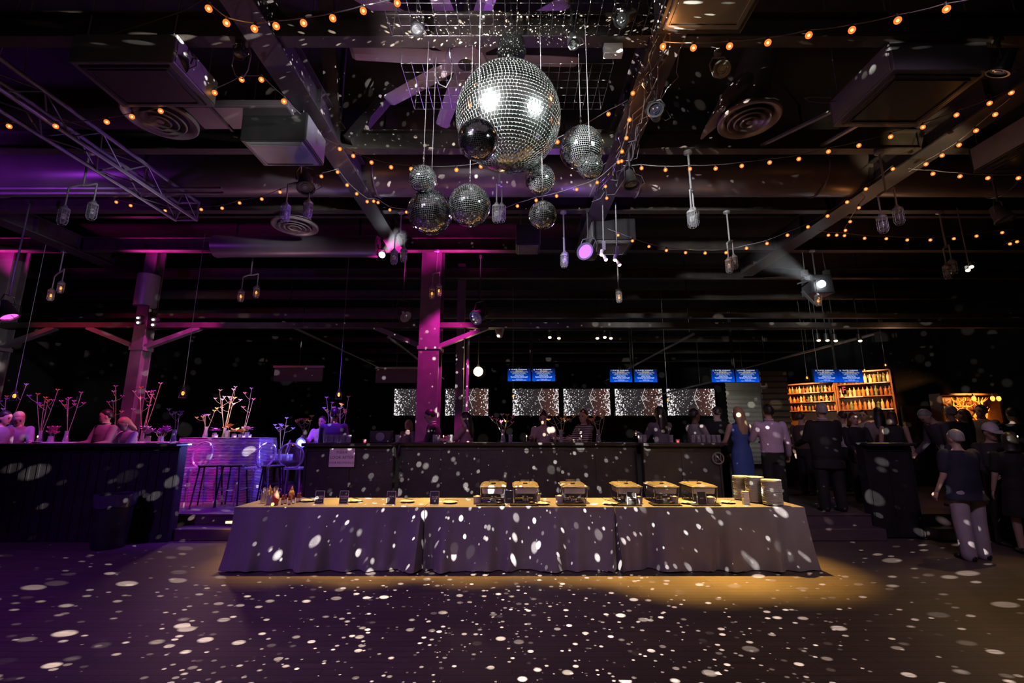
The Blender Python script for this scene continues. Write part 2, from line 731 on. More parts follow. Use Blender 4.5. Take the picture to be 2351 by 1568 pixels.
# ceiling fan
m_fan = pm('fan_paint', (.46, .37, .44), .42, .3, var=.08)
hub = atz(1070, 135, 6.3)
t = thing('ceiling_fan', 'big grey ceiling fan with flat blades behind the huge mirror ball', 'ceiling fan', hub)
mb = MB().lathe([(0, -.09), (.10, -.09), (.13, -.07), (.25, -.05), (.26, -.02), (.26, .02), (.2, .06), (.1, .1), (.05, .14), (.05, 1.0), (0, 1.0)], 24)
obj('hub', mb, m_fan, t, smooth=True, local=True)
obj('hub_badge', MB().lathe([(0, -.105), (.07, -.10), (.1, -.09), (.1, -.085), (0, -.085)], 16), blackm, t, smooth=True, local=True)
for k in range(10):
    a = math.radians(3 + 36 * k)
    M = Matrix.Rotation(a, 4, 'Z')
    rings = []
    for s, w, dz in ((.2, .07, 0), (.42, .085, 0), (.44, .1, .005), (1.0, .1, .008), (1.38, .095, .012), (1.42, .07, .02)):
        rings.append([M @ V((s, -w, dz - .012)), M @ V((s, 0, dz - .005)), M @ V((s, w, dz + .018)), M @ V((s, w, dz + .024)), M @ V((s, 0, dz + .004)), M @ V((s, -w, dz - .004))])
    obj('blade', MB().loft(rings), m_fan, t, local=True)

# ------------------------------------------------------------------ air ducts and vents
m_duct = pm('duct_paint', (.19, .16, .175), .38, .35, var=.12, vs=2.5)
t = thing('round_air_duct_mount', 'long round air duct running across the whole ceiling', 'air duct', (0, 7.0, 5.98))
DR = .375
mb = MB()
rings = []
xs = [-14.9 + i * .5 for i in range(60)] + [14.9]
for x in xs:
    rings.append([V((x, 7.0 + DR * math.cos(2 * PI * k / 28), 5.98 + DR * math.sin(2 * PI * k / 28))) for k in range(28)])
mb.loft(rings)
obj('duct_pipe', mb, m_duct, t, smooth=True)
for x in (-11.2, -8.7, -5.9, -2.25, .5, 2.1, 5.1, 8.2, 11.4):
    mb = MB()
    pts = [(x, 7.0 + (DR + .006) * math.cos(a), 5.98 + (DR + .006) * math.sin(a)) for a in [2 * PI * q / 28 for q in range(28)]]
    mb.tube(pts, .016, 6, closed=True)
    obj('seam_band', mb, m_duct, t)
for x in (-11.2, -2.2, .9, 5.0, 11.0):
    obj('hanger_strap', MB().box((x, 7.0, 6.8), (.04, .01, 1.0)), blackm, t)

c = at(690, 566, 9.0)
t = thing('round_air_duct_mount', 'short grey air duct with an open pale end, left of the white glaring spotlight', 'air duct', c)
x0_, x1_ = at(497, 566, 9.0).x, at(868, 566, 9.0).x
rows = [[V((x, 9.0 + rr * math.cos(2 * PI * k / 20), c.z + rr * math.sin(2 * PI * k / 20))) for k in range(20)] for x, rr in ((x0_ + .1, .12), (x0_ + .02, .2), (x0_, .24), (x0_ + .25, .225), (x1_, .225), (x1_, .05))]
obj('duct_pipe', MB().grid(rows, closed=True), m_duct, t, smooth=True)
for x in (x0_ + .4, x1_ - .4):
    obj('hanger_strap', MB().box((x, 9.0, (c.z + 7.28) / 2), (.04, .01, 7.28 - c.z)), blackm, t)
m_vent = pm('vent_paint', (.32, .26, .255), .35, .3, var=.05)


def round_vent(px, py, z, r, label, boot=None):
    c = atz(px, py, z)
    t = thing('ceiling_vent', label, 'ceiling vent', c, 0, 'round ceiling vents')
    obj('rim', MB().lathe([(r, .03), (r, 0), (r * .96, -.012), (r * .86, -.004), (r * .74, .03), (r * .74, .05), (r, .05)], 40), m_vent, t, smooth=True, local=True)
    for q, z1 in ((.7, -.012), (.5, -.02), (.3, -.026)):
        obj('vent_ring', MB().lathe([(r * q, z1), (r * (q - .04), z1 - .012), (r * (q - .17), z1 + .045), (r * (q - .16), z1 + .052), (r * q, z1 + .006)], 36), m_vent, t, smooth=True, local=True)
    obj('vent_cone', MB().lathe([(0, -.03), (r * .1, -.028), (r * .12, .02), (0, .03)], 20), m_vent, t, smooth=True, local=True)
    if boot:
        mb = MB()
        mb.tube([(0, 0, .05), (boot[0] * .1, boot[1] * .1, .3), (boot[0] * .5, boot[1] * .5, .6), (boot[0], boot[1], .95)], [r * .72, r * .66, r * .6, r * .6], 18)
        obj('duct_boot', mb, m_duct, t, smooth=True, local=True)
    return t, c


round_vent(369, 275, 5.42, .39, 'round ringed ceiling vent by the black lighting truss', None)
v2, c2 = round_vent(1720, 277, 5.42, .355, 'round ringed ceiling vent under a fat bent duct', (.18, -.1))
mb = MB().loft([ellipse(c2 + V((-.42, .1, .02)), .05, .3, 16), ellipse(c2 + V((-.2, .0, .25)), .16, .3, 16), ellipse(c2 + V((.0, 0, .5)), .2, .22, 16)])
obj('side_duct', mb, m_duct, v2, smooth=True)
round_vent(677, 521, 5.5, .41, 'round ceiling vent seen edge-on under the left girder', (0, -.5))
c = atz(369, 275, 5.42)
tt = thing('flat_duct_mount', 'flat grey duct running right from the round vent by the truss', 'air duct', (c.x + .9, c.y, 5.46))
obj('duct_body', MB().box((c.x + 1.0, c.y + .02, 5.5), (1.25, .42, .1)), m_duct, tt, bevel=.02)
obj('duct_joint', MB().box((c.x + .72, c.y + .02, 5.5), (.03, .45, .13)), blackm, tt)


# ------------------------------------------------------------------ hanging air units
def air_unit(x0, x1, y0, y1, z0, z1, label, face, body=None):
    t = thing('hanging_air_unit', label, 'air unit', ((x0 + x1) / 2, (y0 + y1) / 2, z0), 0, 'boxy air units under the ceiling')
    b = body or blackm
    obj('casing', MB().box(((x0 + x1) / 2, (y0 + y1) / 2, (z0 + z1) / 2), (x1 - x0, y1 - y0, z1 - z0)), b, t, bevel=.015)
    cx, cy, sx, sy = (x0 + x1) / 2, (y0 + y1) / 2, x1 - x0, y1 - y0
    mb = MB().box((cx, cy, z0 - .008), (sx * .86, sy * .84, .02), taper=1.04)
    p = obj('underside_panel', mb, face, t, bevel=.008)
    mb = MB().tube([V((cx + a_ * sx * .38, cy + b_ * sy * .36, z0 - .02)) for a_, b_ in ((-1, -1), (1, -1), (1, 1), (-1, 1))], .008, 6, closed=True)
    obj('panel_rim', mb, face, p)
    for xx in (x1 + .004, x0 - .004):
        obj('side_plate', MB().box((xx, cy, (z0 + z1) / 2), (.008, sy * .92, (z1 - z0) * .86)), lgrey if face is not black else b, t)
    for sx_ in (x0 + .08, x1 - .08):
        for sy_ in (y0 + .06, y1 - .06):
            obj('hanger_rod', MB().tube([(sx_, sy_, z1 - .02), (sx_, sy_, 7.28)], .008, 6), cablem, t)


m_face = pm('unit_grey_face', (.22, .235, .23), .4, .3, var=.1)
m_dface = pm('unit_dark_face', (.035, .035, .035), .4, .1)
air_unit(-3.24, -2.46, 4.85, 5.4, 5.12, 5.5, 'black air unit with a pale grey underside below the left girder', m_face)
air_unit(1.34, 2.14, 2.75, 3.64, 5.38, 5.75, 'air unit with a pale grey underside above the right string of bulbs', m_face)
air_unit(3.82, 4.82, 3.95, 4.84, 5.28, 5.62, 'large black square air unit with a dark underside on struts', m_dface, greyp)
air_unit(6.42, 7.6, 4.9, 5.78, 5.25, 5.62, 'black air unit with a grey end plate at the far right edge', m_dface)
air_unit(-4.35, -3.32, 3.85, 4.5, 5.28, 5.6, 'black air unit beside a spotlight, above the lighting truss', m_dface, greyp)
air_unit(1.5, 2.3, 7.9, 8.7, 5.2, 5.62, 'boxy air unit behind the small mirror balls, over the violet lamp', greyp)
air_unit(.08, .52, 7.9, 8.4, 5.1, 5.5, 'smaller air unit behind the lowest right mirror ball', greyp)
mb = MB()
t = thing('hanging_strut_pair_mount', 'pair of grey struts under the large black air unit', 'strut', (4.0, 5.2, 5.45))
obj('strut', MB().bar((3.95, 4.7, 5.5), (3.5, 5.75, 5.66), .05, .03), lgrey, t)
obj('strut', MB().bar((4.5, 4.7, 5.5), (4.35, 5.75, 5.66), .05, .03), lgrey, t)

# ------------------------------------------------------------------ lighting truss on the left
m_truss = pm('truss_alloy', (.30, .28, .34), .36, .6, var=.1)
X0, X1, Z0, Z1, TY0, TY1 = -5.78, -5.42, 5.28, 5.60, 1.6, 7.28
t = thing('hanging_lighting_truss', 'black box truss with zigzag braces running away along the left ceiling', 'truss', (-5.6, 4.4, 5.3))
for x in (X0, X1):
    for z in (Z0, Z1):
        obj('chord', MB().tube([(x, TY0, z), (x, TY1, z)], .029, 10), m_truss, t, smooth=True)
n = 15
for x in (X0, X1):
    mb = MB()
    for k in range(n):
        ya, yb = TY0 + (TY1 - TY0) * k / n, TY0 + (TY1 - TY0) * (k + 1) / n
        mb.tube([(x, ya, Z0 if k % 2 else Z1), (x, yb, Z1 if k % 2 else Z0)], .010, 6)
    obj('side_lacing', mb, m_truss, t, smooth=True)
for z in (Z0, Z1):
    mb = MB()
    for k in range(n):
        ya, yb = TY0 + (TY1 - TY0) * k / n, TY0 + (TY1 - TY0) * (k + 1) / n
        mb.tube([(X0 if k % 2 else X1, ya, z), (X1 if k % 2 else X0, yb, z)], .010, 6)
    obj('cross_lacing', mb, m_truss, t, smooth=True)
mb = MB().tube([(X0, TY1, Z0), (X1, TY1, Z0), (X1, TY1, Z1), (X0, TY1, Z1)], .022, 8, closed=True)
obj('end_frame', mb, m_truss, t, smooth=True)
for y in (2.0, 4.4):
    obj('hanger', MB().tube([(X0, y, Z1), (-5.6, y, 7.28), (X1, y, Z1)], .006, 5), cablem, t)

# conduits / rails below the duct, left
t = thing('ceiling_conduit_rail', 'pair of thin grey conduits under the duct at the far left', 'conduit', (-9.5, 6.6, 5.42))
for k in range(2):
    obj('conduit', MB().tube([(-14.5, 6.62 + .06 * k, 5.5 - .05 * k), (-4.6, 6.62 + .06 * k, 5.5 - .05 * k)], .022, 8), lgrey, t, smooth=True)

# ------------------------------------------------------------------ spotlights
m_can = pm('lamp_can', (.06, .06, .065), .35, .4)
m_cansilver = pm('silver_lamp_can', (.38, .4, .41), .3, .6)
m_lens = pm('dead_lens', (.5, .56, .54), .25, .0, coat=.5)


def par_can(px, py, Y, r, aim, label, top, mat=None, lens=None, clean=False):
    """Spotlight: can, ringed face, yoke, clamp. aim = direction the lamp looks in."""
    c = at(px, py, Y)
    t = thing('spotlight', label, 'spotlight', c, 0, 'spotlights clamped to the ceiling steel')
    d = V(aim).normalized()
    q = rotto(d)
    L = r * 2.2
    m = mat or m_can
    obj('can', MB().lathe([(0, -L), (r * .55, -L), (r * .7, -L * .8), (r * .9, -L * .2), (r, 0), (r * .92, .004), (r * .86, -.02), (r * .8, -L * .5), (0, -L * .7)], 20, (0, 0, 0), q), m, t, smooth=True, local=True)
    f = obj('lens', MB().lathe([(0, -.012), (r * .3, -.008), (r * .32, -.018), (r * .5, -.014), (r * .54, -.024), (r * .84, -.02)], 20, (0, 0, 0), q), lens or m_lens, t, smooth=True, local=True)
    obj('face_ring', MB().lathe([(r * .84, -.02), (r * .84, .006), (r * 1.04, .006), (r * 1.04, -.02)], 20, (0, 0, 0), q), m, f, smooth=True, local=True)
    s = d.cross(V((0, 0, 1)))
    s = s.normalized() if s.length > .01 else V((1, 0, 0))
    b = -d * L * .45
    up = V((0, 0, r * 1.9))
    mb = MB().tube([b + s * r, b + s * r * 1.12 + up * .5, b + s * r * .7 + up, b - s * r * .7 + up, b - s * r * 1.12 + up * .5, b - s * r], .009, 6)
    obj('yoke', mb, m, t, smooth=True, local=True)
    z = top - c.z
    mb = MB().tube([b + up * .95, (b.x, b.y, z)], .014, 8).box((b.x, b.y, z - .03), (.05, .07, .07))
    obj('clamp', mb, m, t, local=True)
    if not clean:
        mb = MB().tube([b + V((0, 0, r)), b + V((r * 1.6, .02, r * .6)), b + V((r * 1.9, 0, -r * .6)), b + V((r * 1.2, 0, -r)), b + V((r * .2, 0, -r * .2))], .005, 6)
        obj('lamp_cord', mb, darkcable, t, smooth=True, local=True)
    return t


par_can(1658, 158, 4.0, .082, (-.1, -.85, -.5), 'round silver spotlight with bright rings below the right string of bulbs', 5.62, m_cansilver)
par_can(410, 147, 3.95, .085, (.2, -.5, -.85), 'round spotlight beside the black air unit above the truss', 5.62)
par_can(2290, 168, 3.95, .095, (-.3, .4, -.8), 'dark cone spotlight right of the large black air unit', 5.62)
par_can(1505, 252, 4.4, .085, (-.35, -.9, -.12), 'black spotlight with a pale ring facing out from the wrapped girder', 5.6, None, pm('dark_lens', (.03, .03, .05), .1, coat=1))
par_can(1450, 425, 5.6, .10, (.1, -.15, -1), 'black hanging spotlight with coiled white cables under the wrapped girder', 5.6)
par_can(2308, 505, 6.4, .12, (.1, -.3, -.9), 'grey ribbed floodlight above the right end of the low bulb string', 5.6, greyp)
par_can(702, 432, 5.8, .12, (.2, -.3, -.9), 'black spotlight above the violet lit cage lamp', 5.6)
par_can(548, 128, 3.95, .05, (.1, -.2, -1), 'tiny black lamp with a loop of cable by the left girder', 5.62)
par_can(1425, 42, 3.5, .08, (-.7, -.3, -.6), 'black spotlight at the right corner of the wire mesh', 5.9)
par_can(958, 68, 3.6, .06, (.2, -.3, -.9), 'black clamp lamp at the left corner of the wire mesh', 5.9)
par_can(1318, 100, 3.7, .06, (.2, -.3, -.9), 'black clamp lamp at the right of the mirror ball motor', 5.9)
par_can(932, 728, 9.6, .16, (.5, -.5, -.5), 'black moving head light left of the magenta column', 5.6)
par_can(1092, 730, 9.6, .16, (-.5, -.6, -.5), 'black moving head light right of the magenta column', 5.6)
par_can(22, 728, 7.2, .13, (.5, .1, -.9), 'dark spotlight with a magenta lens at the far left column', 5.6, None, glow('magenta_lens', (1, .05, .5), 4))
# junction box lit by dots
p = at(1407, 116, 4.0)
t = thing('junction_box_mount', 'small white junction box at the top of the wrapped girder', 'junction box', p)
obj('box_body', MB().box((0, 0, 0), (.19, .08, .13)), white, t, local=True, bevel=.006)
obj('box_conduit', MB().tube([(.05, 0, .06), (.05, 0, 1.0)], .012), lgrey, t, local=True)
# white beam lamps
SPOTA = at(877, 585, 8.6)
par_can(877, 585, 8.6, .075, (BALL - SPOTA), 'white glaring spotlight left of the small cage lamps', 5.6, None, coldwhite, True)
SPOTB = at(1884, 653, 9.3)
c = SPOTB
t = thing('hanging_beam_projector_mount', 'grey boxy projector with a white lens hung on two wires', 'projector', c)
obj('projector_body', MB().box((.06, .2, .03), (.5, .36, .42), taper=.92), pm('projector_grey', (.07, .072, .08), .4), t, local=True, bevel=.02)
obj('projector_lens', MB().lathe([(0, .0), (.06, 0), (.075, -.02), (.075, .04)], 20, (0, -.02, 0), rotto((0, -1, 0))), glow('projector_white', (.9, .95, 1), 9), t, smooth=True, local=True)
for s in (-.18, .3):
    obj('hanger_wire', MB().tube([(s, .2, .2), (s * .9, .2, 5.62 - c.z)], .008, 6), lgrey, t, local=True)
    obj('wire_clamp', MB().box((s, .2, .32), (.1, .1, .13)), lgrey, t, local=True)
obj('side_arm', MB().bar((-.2, .1, .1), (-.42, .1, .05), .05, .03).bar((-.35, .1, -.12), (-.1, .1, -.42), .06, .03), greyp, t, local=True)
# violet lamp
VIO = at(1343, 577, 7.4)
par_can(1343, 577, 7.4, .15, (-.56, -.83, -.05), 'violet glowing spotlight behind the mirror balls', 5.6, None, violet, True)
# warm twin track heads over the buffet
TRK = [at(1386, 590, 7.3), at(1417, 602, 7.3)]
for k, p in enumerate(TRK):
    t = thing('track_spotlight', ['twin white track lamp, left of the warm pair over the buffet', 'twin white track lamp, right of the warm pair over the buffet'][k], 'spotlight', p, 0, 'warm lamps over the buffet')
    obj('lamp_stem', MB().tube([(0, 0, .1), (.02, 0, 5.62 - p.z)], .01, 6).box((.01, 0, .2), (.05, .05, .16)), lgrey, t, local=True)
    for s in (-1, 1):
        d = V((.25 * s + .1, -.35, -1)).normalized()
        o = V((.035 * s, 0, .045 * -s))
        h = obj('lamp_head', MB().lathe([(0, -.1), (.025, -.1), (.032, -.02), (.034, .01), (.028, .005), (.0, -.03)], 12, o, rotto(d)), white, t, smooth=True, local=True)
        obj('lamp_bulb', MB().ball(o + d * .006, .026, 10, 8), warmwhite, h, smooth=True, local=True)
p = at(2226, 616, 7.4)
t = thing('track_spotlight', 'lone warm yellow twin spotlight near the cage lamps on the right', 'spotlight', p, 0, 'warm lamps over the buffet')
obj('lamp_stem', MB().tube([(0, 0, .05), (.1, .1, 5.62 - p.z)], .01, 6), lgrey, t, local=True)
for s in (-1, 1):
    d = V((-.4, -.5, -.8)).normalized()
    o = V((.035 * s, 0, .03 * s))
    h = obj('lamp_head', MB().lathe([(0, -.1), (.025, -.1), (.032, -.02), (.034, .01), (.028, .005), (.0, -.03)], 12, o, rotto(d)), white, t, smooth=True, local=True)
    obj('lamp_bulb', MB().ball(o + d * .006, .03, 10, 8), warmwhite, h, smooth=True, local=True)

# ------------------------------------------------------------------ double cage lamps
CAGEDB = {}


def cage_lamp(px, py, Y, label, lit, arm=.12, yaw=.5, tint=None):
    """Pendant: canopy, pole, crossbar with two drops, each ending in a caged jar lamp. px,py = middle of the pair."""
    p = at(px, py, Y)
    key = (lit,)
    t = thing('pendant_cage_lamp', label, 'cage lamp', (p.x, Y, p.z), yaw, 'double cage lamps')
    top = 5.6 - p.z
    obj('canopy', MB().lathe([(0, top), (.06, top), (.06, top - .03), (.03, top - .05), (0, top - .05)], 12), lgrey, t, smooth=True, local=True)
    obj('pole', MB().tube([(0, 0, top - .03), (0, 0, .42)], .014, 8), lgrey, t, smooth=True, local=True)
    obj('crossbar', MB().tube([(-arm, 0, .36), (-.05, 0, .42), (0, 0, .44), (.05, 0, .45), (arm, 0, .50)], .015, 8), lgrey, t, smooth=True, local=True)
    for s, dz in ((-1, -.07), (1, .07)):
        x = s * arm
        obj('drop_tube', MB().tube([(x, 0, .43 + dz), (x, 0, .15 + dz)], .011, 8), lgrey, t, smooth=True, local=True)
        j = obj('cap', MB().lathe([(0, .17), (.02, .17), (.035, .14), (.062, .12), (.066, .09), (0, .09)], 14, (x, 0, dz)), lgrey, t, smooth=True, local=True)
        g = obj('glass_jar', MB().lathe([(.048, .09), (.05, .0), (.046, -.06), (.03, -.095), (0, -.105)], 14, (x, 0, dz)), jarglass, j, smooth=True, local=True)
        mb = MB()
        for k in range(8):
            a = 2 * PI * k / 8
            ca, sa = math.cos(a), math.sin(a)
            mb.tube([(x + .06 * ca, .06 * sa, .09 + dz), (x + .06 * ca, .06 * sa, -.07 + dz), (x + .04 * ca, .04 * sa, -.11 + dz)], .0035, 4)
        for z in (.05, .0, -.05, -.11):
            r = .06 if z > -.1 else .042
            mb.tube([(x + r * math.cos(a), r * math.sin(a), z + dz) for a in [2 * PI * q / 12 for q in range(12)]], .0035, 4, closed=True)
        obj('wire_cage', mb, lgrey, j, local=True)
        if lit:
            obj('bulb', MB().ball((x, 0, .0 + dz), .022, 10, 8, (1, 1, 1.7)), amber, j, smooth=True, local=True)
        else:
            obj('bulb', MB().ball((x, 0, .01 + dz), .03, 10, 8, (1, 1, 1.4)), white, j, smooth=True, local=True)
    return t


row1 = [(178, 492, 'unlit cage lamp pair glowing bluish beneath the lighting truss'), (681, 487, 'unlit cage lamp pair left of centre, one jar lit violet'),
        (1146, 492, 'unlit cage lamp pair hanging behind the mirror balls'), (1592, 503, 'unlit silver cage lamp pair right of the wrapped girder'),
        (2045, 507, 'unlit cage lamp pair on a pale forked pole under the right girder')]
for (px, py, l), yw in zip(row1, (.5, .7, 1.35, 1.05, .15)):
    cage_lamp(px, py, 5.8, l, False, .14, yw)
row2 = [(916, 590, 'unlit cage lamp pair next to the white glaring spotlight'), (1296, 598, 'unlit violet tinted cage lamp pair left of the violet spotlight'),
        (1680, 608, 'unlit cage lamp pair under the long sagging bulb string'), (2182, 620, 'unlit cage lamp pair next to the lone warm spotlight')]
for (px, py, l), yw in zip(row2, (1.2, 1.4, .8, .5)):
    cage_lamp(px, py, 7.6, l, False, .14, yw)
row3 = [(128, 670, 'lit amber cage lamp pair, farthest left of the amber pairs'), (571, 676, 'lit amber cage lamp pair between the two tall columns'),
        (1000, 671, 'lit amber cage lamp pair above the magenta column'), (1421, 680, 'lit amber cage lamp pair above the lane monitors in the middle'),
        (1879, 687, 'lit amber cage lamp pair below the boxy projector')]
for (px, py, l), yw in zip(row3, (-.3, .7, 1.2, 1.35, .9)):
    cage_lamp(px, py, 9.4, l, True, .14, yw)


def pendant(px, py, Y, label, s=1.0):
    p = at(px, py, Y)
    t = thing('pendant_bulb', label, 'pendant lamp', p, 0, 'small amber pendant lamps')
    obj('pendant_cord', MB().tube([(0, 0, .1 * s), (0, 0, 5.9 - p.z)], .005, 5), lgrey, t, local=True)
    obj('socket', MB().lathe([(0, .13 * s), (.022 * s, .12 * s), (.026 * s, .06 * s), (0, .06 * s)], 10), blackm, t, smooth=True, local=True)
    obj('bulb', MB().ball((0, 0, .0), .026 * s, 10, 8, (1, 1, 1.6)), amber, t, smooth=True, local=True)
    mb = MB()
    for k in range(7):
        a = 2 * PI * k / 7
        mb.tube([(.02 * s * math.cos(a), .02 * s * math.sin(a), .1 * s), (.055 * s * math.cos(a), .055 * s * math.sin(a), .0), (.065 * s * math.cos(a), .065 * s * math.sin(a), -.09 * s)], .003, 4)
    for z, r in ((-.09, .065), (0, .055)):
        mb.tube([(r * s * math.cos(a), r * s * math.sin(a), z * s) for a in [2 * PI * q / 12 for q in range(12)]], .003, 4, closed=True)
    obj('wire_guard', mb, blackm, t, local=True)


for px, py, Y, l, s in ((420, 903, 9.2, 'amber pendant right of the left column, over the dining tables', 1.0), (778, 906, 9.4, 'amber pendant above the seated couple behind the sign wall', 1.0),
                        (33, 909, 9.0, 'amber pendant at the far left among flowers', 1.0), (1178, 910, 13, 'tiny amber pendant left of the third particle screen', .8),
                        (1533, 918, 13, 'tiny amber pendant left of the last particle screen', .8), (1885, 912, 12.5, 'amber pendant in front of the bottle shelves', 1.1),
                        (1853, 867, 13.5, 'amber pendant above the left bottle shelf', .9), (1985, 850, 13.5, 'amber pendant beside the rightmost lane monitors', .8),
                        (2033, 838, 12.6, 'amber pendant above the right bottle shelf', .8)):
    pendant(px, py, Y, l, s)

# ------------------------------------------------------------------ strings of bulbs
BUL = None


def strand(label, pts, Y, head=None, tail=None, r=.026, drop=.055):
    """pts = pixels of the bulbs; Y = depth or (first, last) depth along the string."""
    global BUL
    n = len(pts)
    Ys = [Y] * n if not isinstance(Y, tuple) else [Y[0] + (Y[1] - Y[0]) * k / max(1, n - 1) for k in range(n)]
    P = [at(px, py, y) for (px, py), y in zip(pts, Ys)]
    t = thing('string_of_bulbs', label, 'string lights', P[0], 0, 'strings of orange globe bulbs')
    wp = [p + V((0, 0, drop)) for p in P]
    if head:
        wp.insert(0, at(*head))
    if tail:
        wp.append(at(*tail))
    fine = []
    for a, b in zip(wp, wp[1:]):
        L = (b - a).length
        for q in (0, .33, .67):
            fine.append(a.lerp(b, q) - V((0, 0, .10 * L * q * (1 - q))))
    fine.append(wp[-1])
    obj('wire', MB().tube(fine, .005, 5), cablem, t, smooth=True)
    for p in P:
        loc = p - P[0]
        if BUL is None:
            b = obj('bulb', MB().ball((0, 0, 0), 1.0, 12, 10), bulb_glow, t, smooth=True, local=True)
            obj('filament', MB().ball((0, 0, 0), .42, 8, 6), bulb_core, b, smooth=True, local=True)
            obj('socket', MB().lathe([(0, 2.3), (.4, 2.2), (.5, 1.3), (.45, .85), (0, .85)], 10), darkcable, b, smooth=True, local=True)
            BUL = b
        else:
            b = BUL.copy()
            COL.objects.link(b)
            b.parent = t
            for ch in BUL.children:
                c = ch.copy()
                COL.objects.link(c)
                c.parent = b
        b.location = loc
        b.scale = (r,) * 3
    return t


strand('string of large orange bulbs high on the left, nearest the camera', [(479, 20), (520, 53), (584, 66), (634, 60), (697, 53), (764, 42), (834, 25), (912, 7)], (3.3, 3.2), (465, -15, 3.3), (960, -14, 3.2), .029)
strand('string of large orange bulbs high on the right, nearest the camera', [(1538, 70), (1522, 107), (1592, 110), (1675, 106), (1763, 98), (1857, 81), (1956, 69), (2061, 47), (2173, 21)], (3.7, 3.2), None, (2270, -12, 3.1), .029)
strand('bulb string passing the truss and the ringed vent on the left', [(21, 290), (128, 290), (245, 280), (303, 268), (369, 255), (428, 234), (493, 213), (555, 183), (600, 183), (652, 233)], (4.8, 4.2), (-30, 285, 4.8), (690, 262, 4.6), .028)
strand('bulb string looping from the left girder behind the mirror balls', [(780, 342), (811, 358), (853, 373), (898, 384), (944, 388), (1048, 390), (1104, 382), (1280, 326), (1397, 262)], (5.4, 5.0), (745, 318, 5.4), (1450, 225, 4.9), .026)
strand('bulb string down the far half of the left girder', [(738, 405), (775, 395), (797, 425), (819, 445), (843, 463), (858, 462), (868, 465), (895, 482), (933, 487)], (6.0, 7.2), None, (990, 500, 7.3), .026)
strand('bulb string wound down the wrapped right girder', [(1453, 214), (1445, 275), (1438, 317), (1428, 348), (1420, 372), (1427, 370), (1371, 419), (1390, 428), (1393, 455)], (4.6, 6.6), (1470, 150, 4.3), None, .026)
strand('bulb string hidden low behind the smallest mirror balls', [(1188, 473), (1231, 460), (1278, 450), (1324, 435)], (6.4, 6.2), (1150, 480, 6.4), (1371, 410, 6.2), .026)
strand('long bulb string rising from the wrapped girder to the right edge', [(1473, 386), (1528, 390), (1584, 388), (1643, 387), (1703, 381), (1767, 373), (1834, 365), (1902, 348), (1972, 334), (2045, 314), (2119, 292), (2196, 264), (2272, 237), (2322, 213)], (5.6, 4.6), (1425, 380, 5.7), (2365, 190, 4.5), .026)
strand('bulb string along the underside of the right girder', [(2126, 377), (2163, 357), (2202, 333), (2241, 300), (2285, 263)], (5.5, 4.8), (2085, 395, 5.6), (2320, 225, 4.6), .026)
strand('short level bulb string by the pale forked lamp pole', [(2142, 399), (2204, 405), (2268, 409), (2338, 409)], 5.6, (2085, 387, 5.6), (2380, 405, 5.6), .026)
strand('deep sagging bulb string under the middle beams on the right', [(1419, 540), (1452, 553), (1490, 566), (1530, 575), (1574, 580), (1619, 581), (1667, 580), (1714, 570), (1761, 559), (1808, 540), (1855, 521), (1900, 496), (1945, 464), (1988, 434), (2050, 388)], (7.5, 6.2), (1395, 525, 7.5), None, .026)
strand('low level bulb string at the right end of the hall', [(1902, 540), (1921, 540), (1939, 541), (1985, 547), (2035, 548), (2083, 551), (2136, 551), (2190, 548), (2242, 542), (2301, 534)], 7.5, (1880, 528, 7.5), (2380, 520, 7.5), .026)
strand('short bulb string dropping from the junction of the right girder', [(1972, 477), (1952, 509), (1941, 529)], (7.0, 7.4), (1995, 440, 7.0), (1939, 541, 7.5), .026)
strand('pair of faint bulbs at the right edge below the level string', [(2319, 560), (2335, 555)], 7.5, (2300, 566, 7.5), (2380, 540, 7.5), .026)
strand('bulb string under the duct at the far left', [(267, 464), (300, 472), (379, 484), (462, 481), (510, 478), (550, 466), (601, 457), (643, 441)], (7.4, 6.6), (235, 450, 7.4), (738, 398, 6.0), .026)

# cables bundled on the right girder and odd loops
t = thing('hanging_cable_bundle', 'tangle of pale cables wrapped down the right girder', 'cables', (1.55, 4.2, 5.5))
for k in range(26):
    y0 = R.uniform(3.2, 6.3)
    x = 1.55 + R.uniform(-.19, .19)
    z = 5.545
    pts = [(x, y0, z)]
    for q in range(5):
        pts.append((pts[-1][0] + R.uniform(-.09, .09), pts[-1][1] + R.uniform(.08, .3), z - abs(R.gauss(0, .05)) - (.03 if q % 2 else 0)))
    obj('cable', MB().tube(pts, .006, 5), cablem if k % 3 else chrome, t, smooth=True)
for px, py, Y, l in ((555, 150, 4.0, 'pale loop of spare cable hanging left of the left girder'), (1020, 170, 4.1, 'pale loose cable loop left of the huge mirror ball'),
                     (1880, 236, 4.7, 'thin pale cable loop on the corner of the large black air unit')):
    p = at(px, py, Y)
    t = thing('hanging_cable', l, 'cable', p)
    pts = [(-.09, 0, .2), (-.10, .0, 0), (-.05, 0, -.12), (.02, .01, -.15), (.07, 0, -.05), (.08, 0, .12), (.05, 0, .22)]
    if px > 1800:
        pts = [(.2, 0, .02), (.05, 0, .0), (-.12, 0, .02), (-.16, 0, .06), (-.05, 0, .08), (.15, 0, .07)]
    obj('cable', MB().tube(pts, .006, 6), cablem, t, smooth=True, local=True)
    obj('cable_tail', MB().tube([pts[-1], (pts[-1][0], 0, 5.7 - p.z)], .005, 5), cablem, t, local=True)
pts = [at(0, 103, 4.0), at(80, 104, 4.0), at(170, 96, 4.0), at(260, 78, 3.9), at(350, 50, 3.9), at(430, 22, 3.8), at(480, -10, 3.7)]
t = thing('hanging_cable', 'long thin cable sagging across the dark upper left ceiling', 'cable', pts[0])
obj('cable', MB().tube(pts, .006, 6), cablem, t, smooth=True)

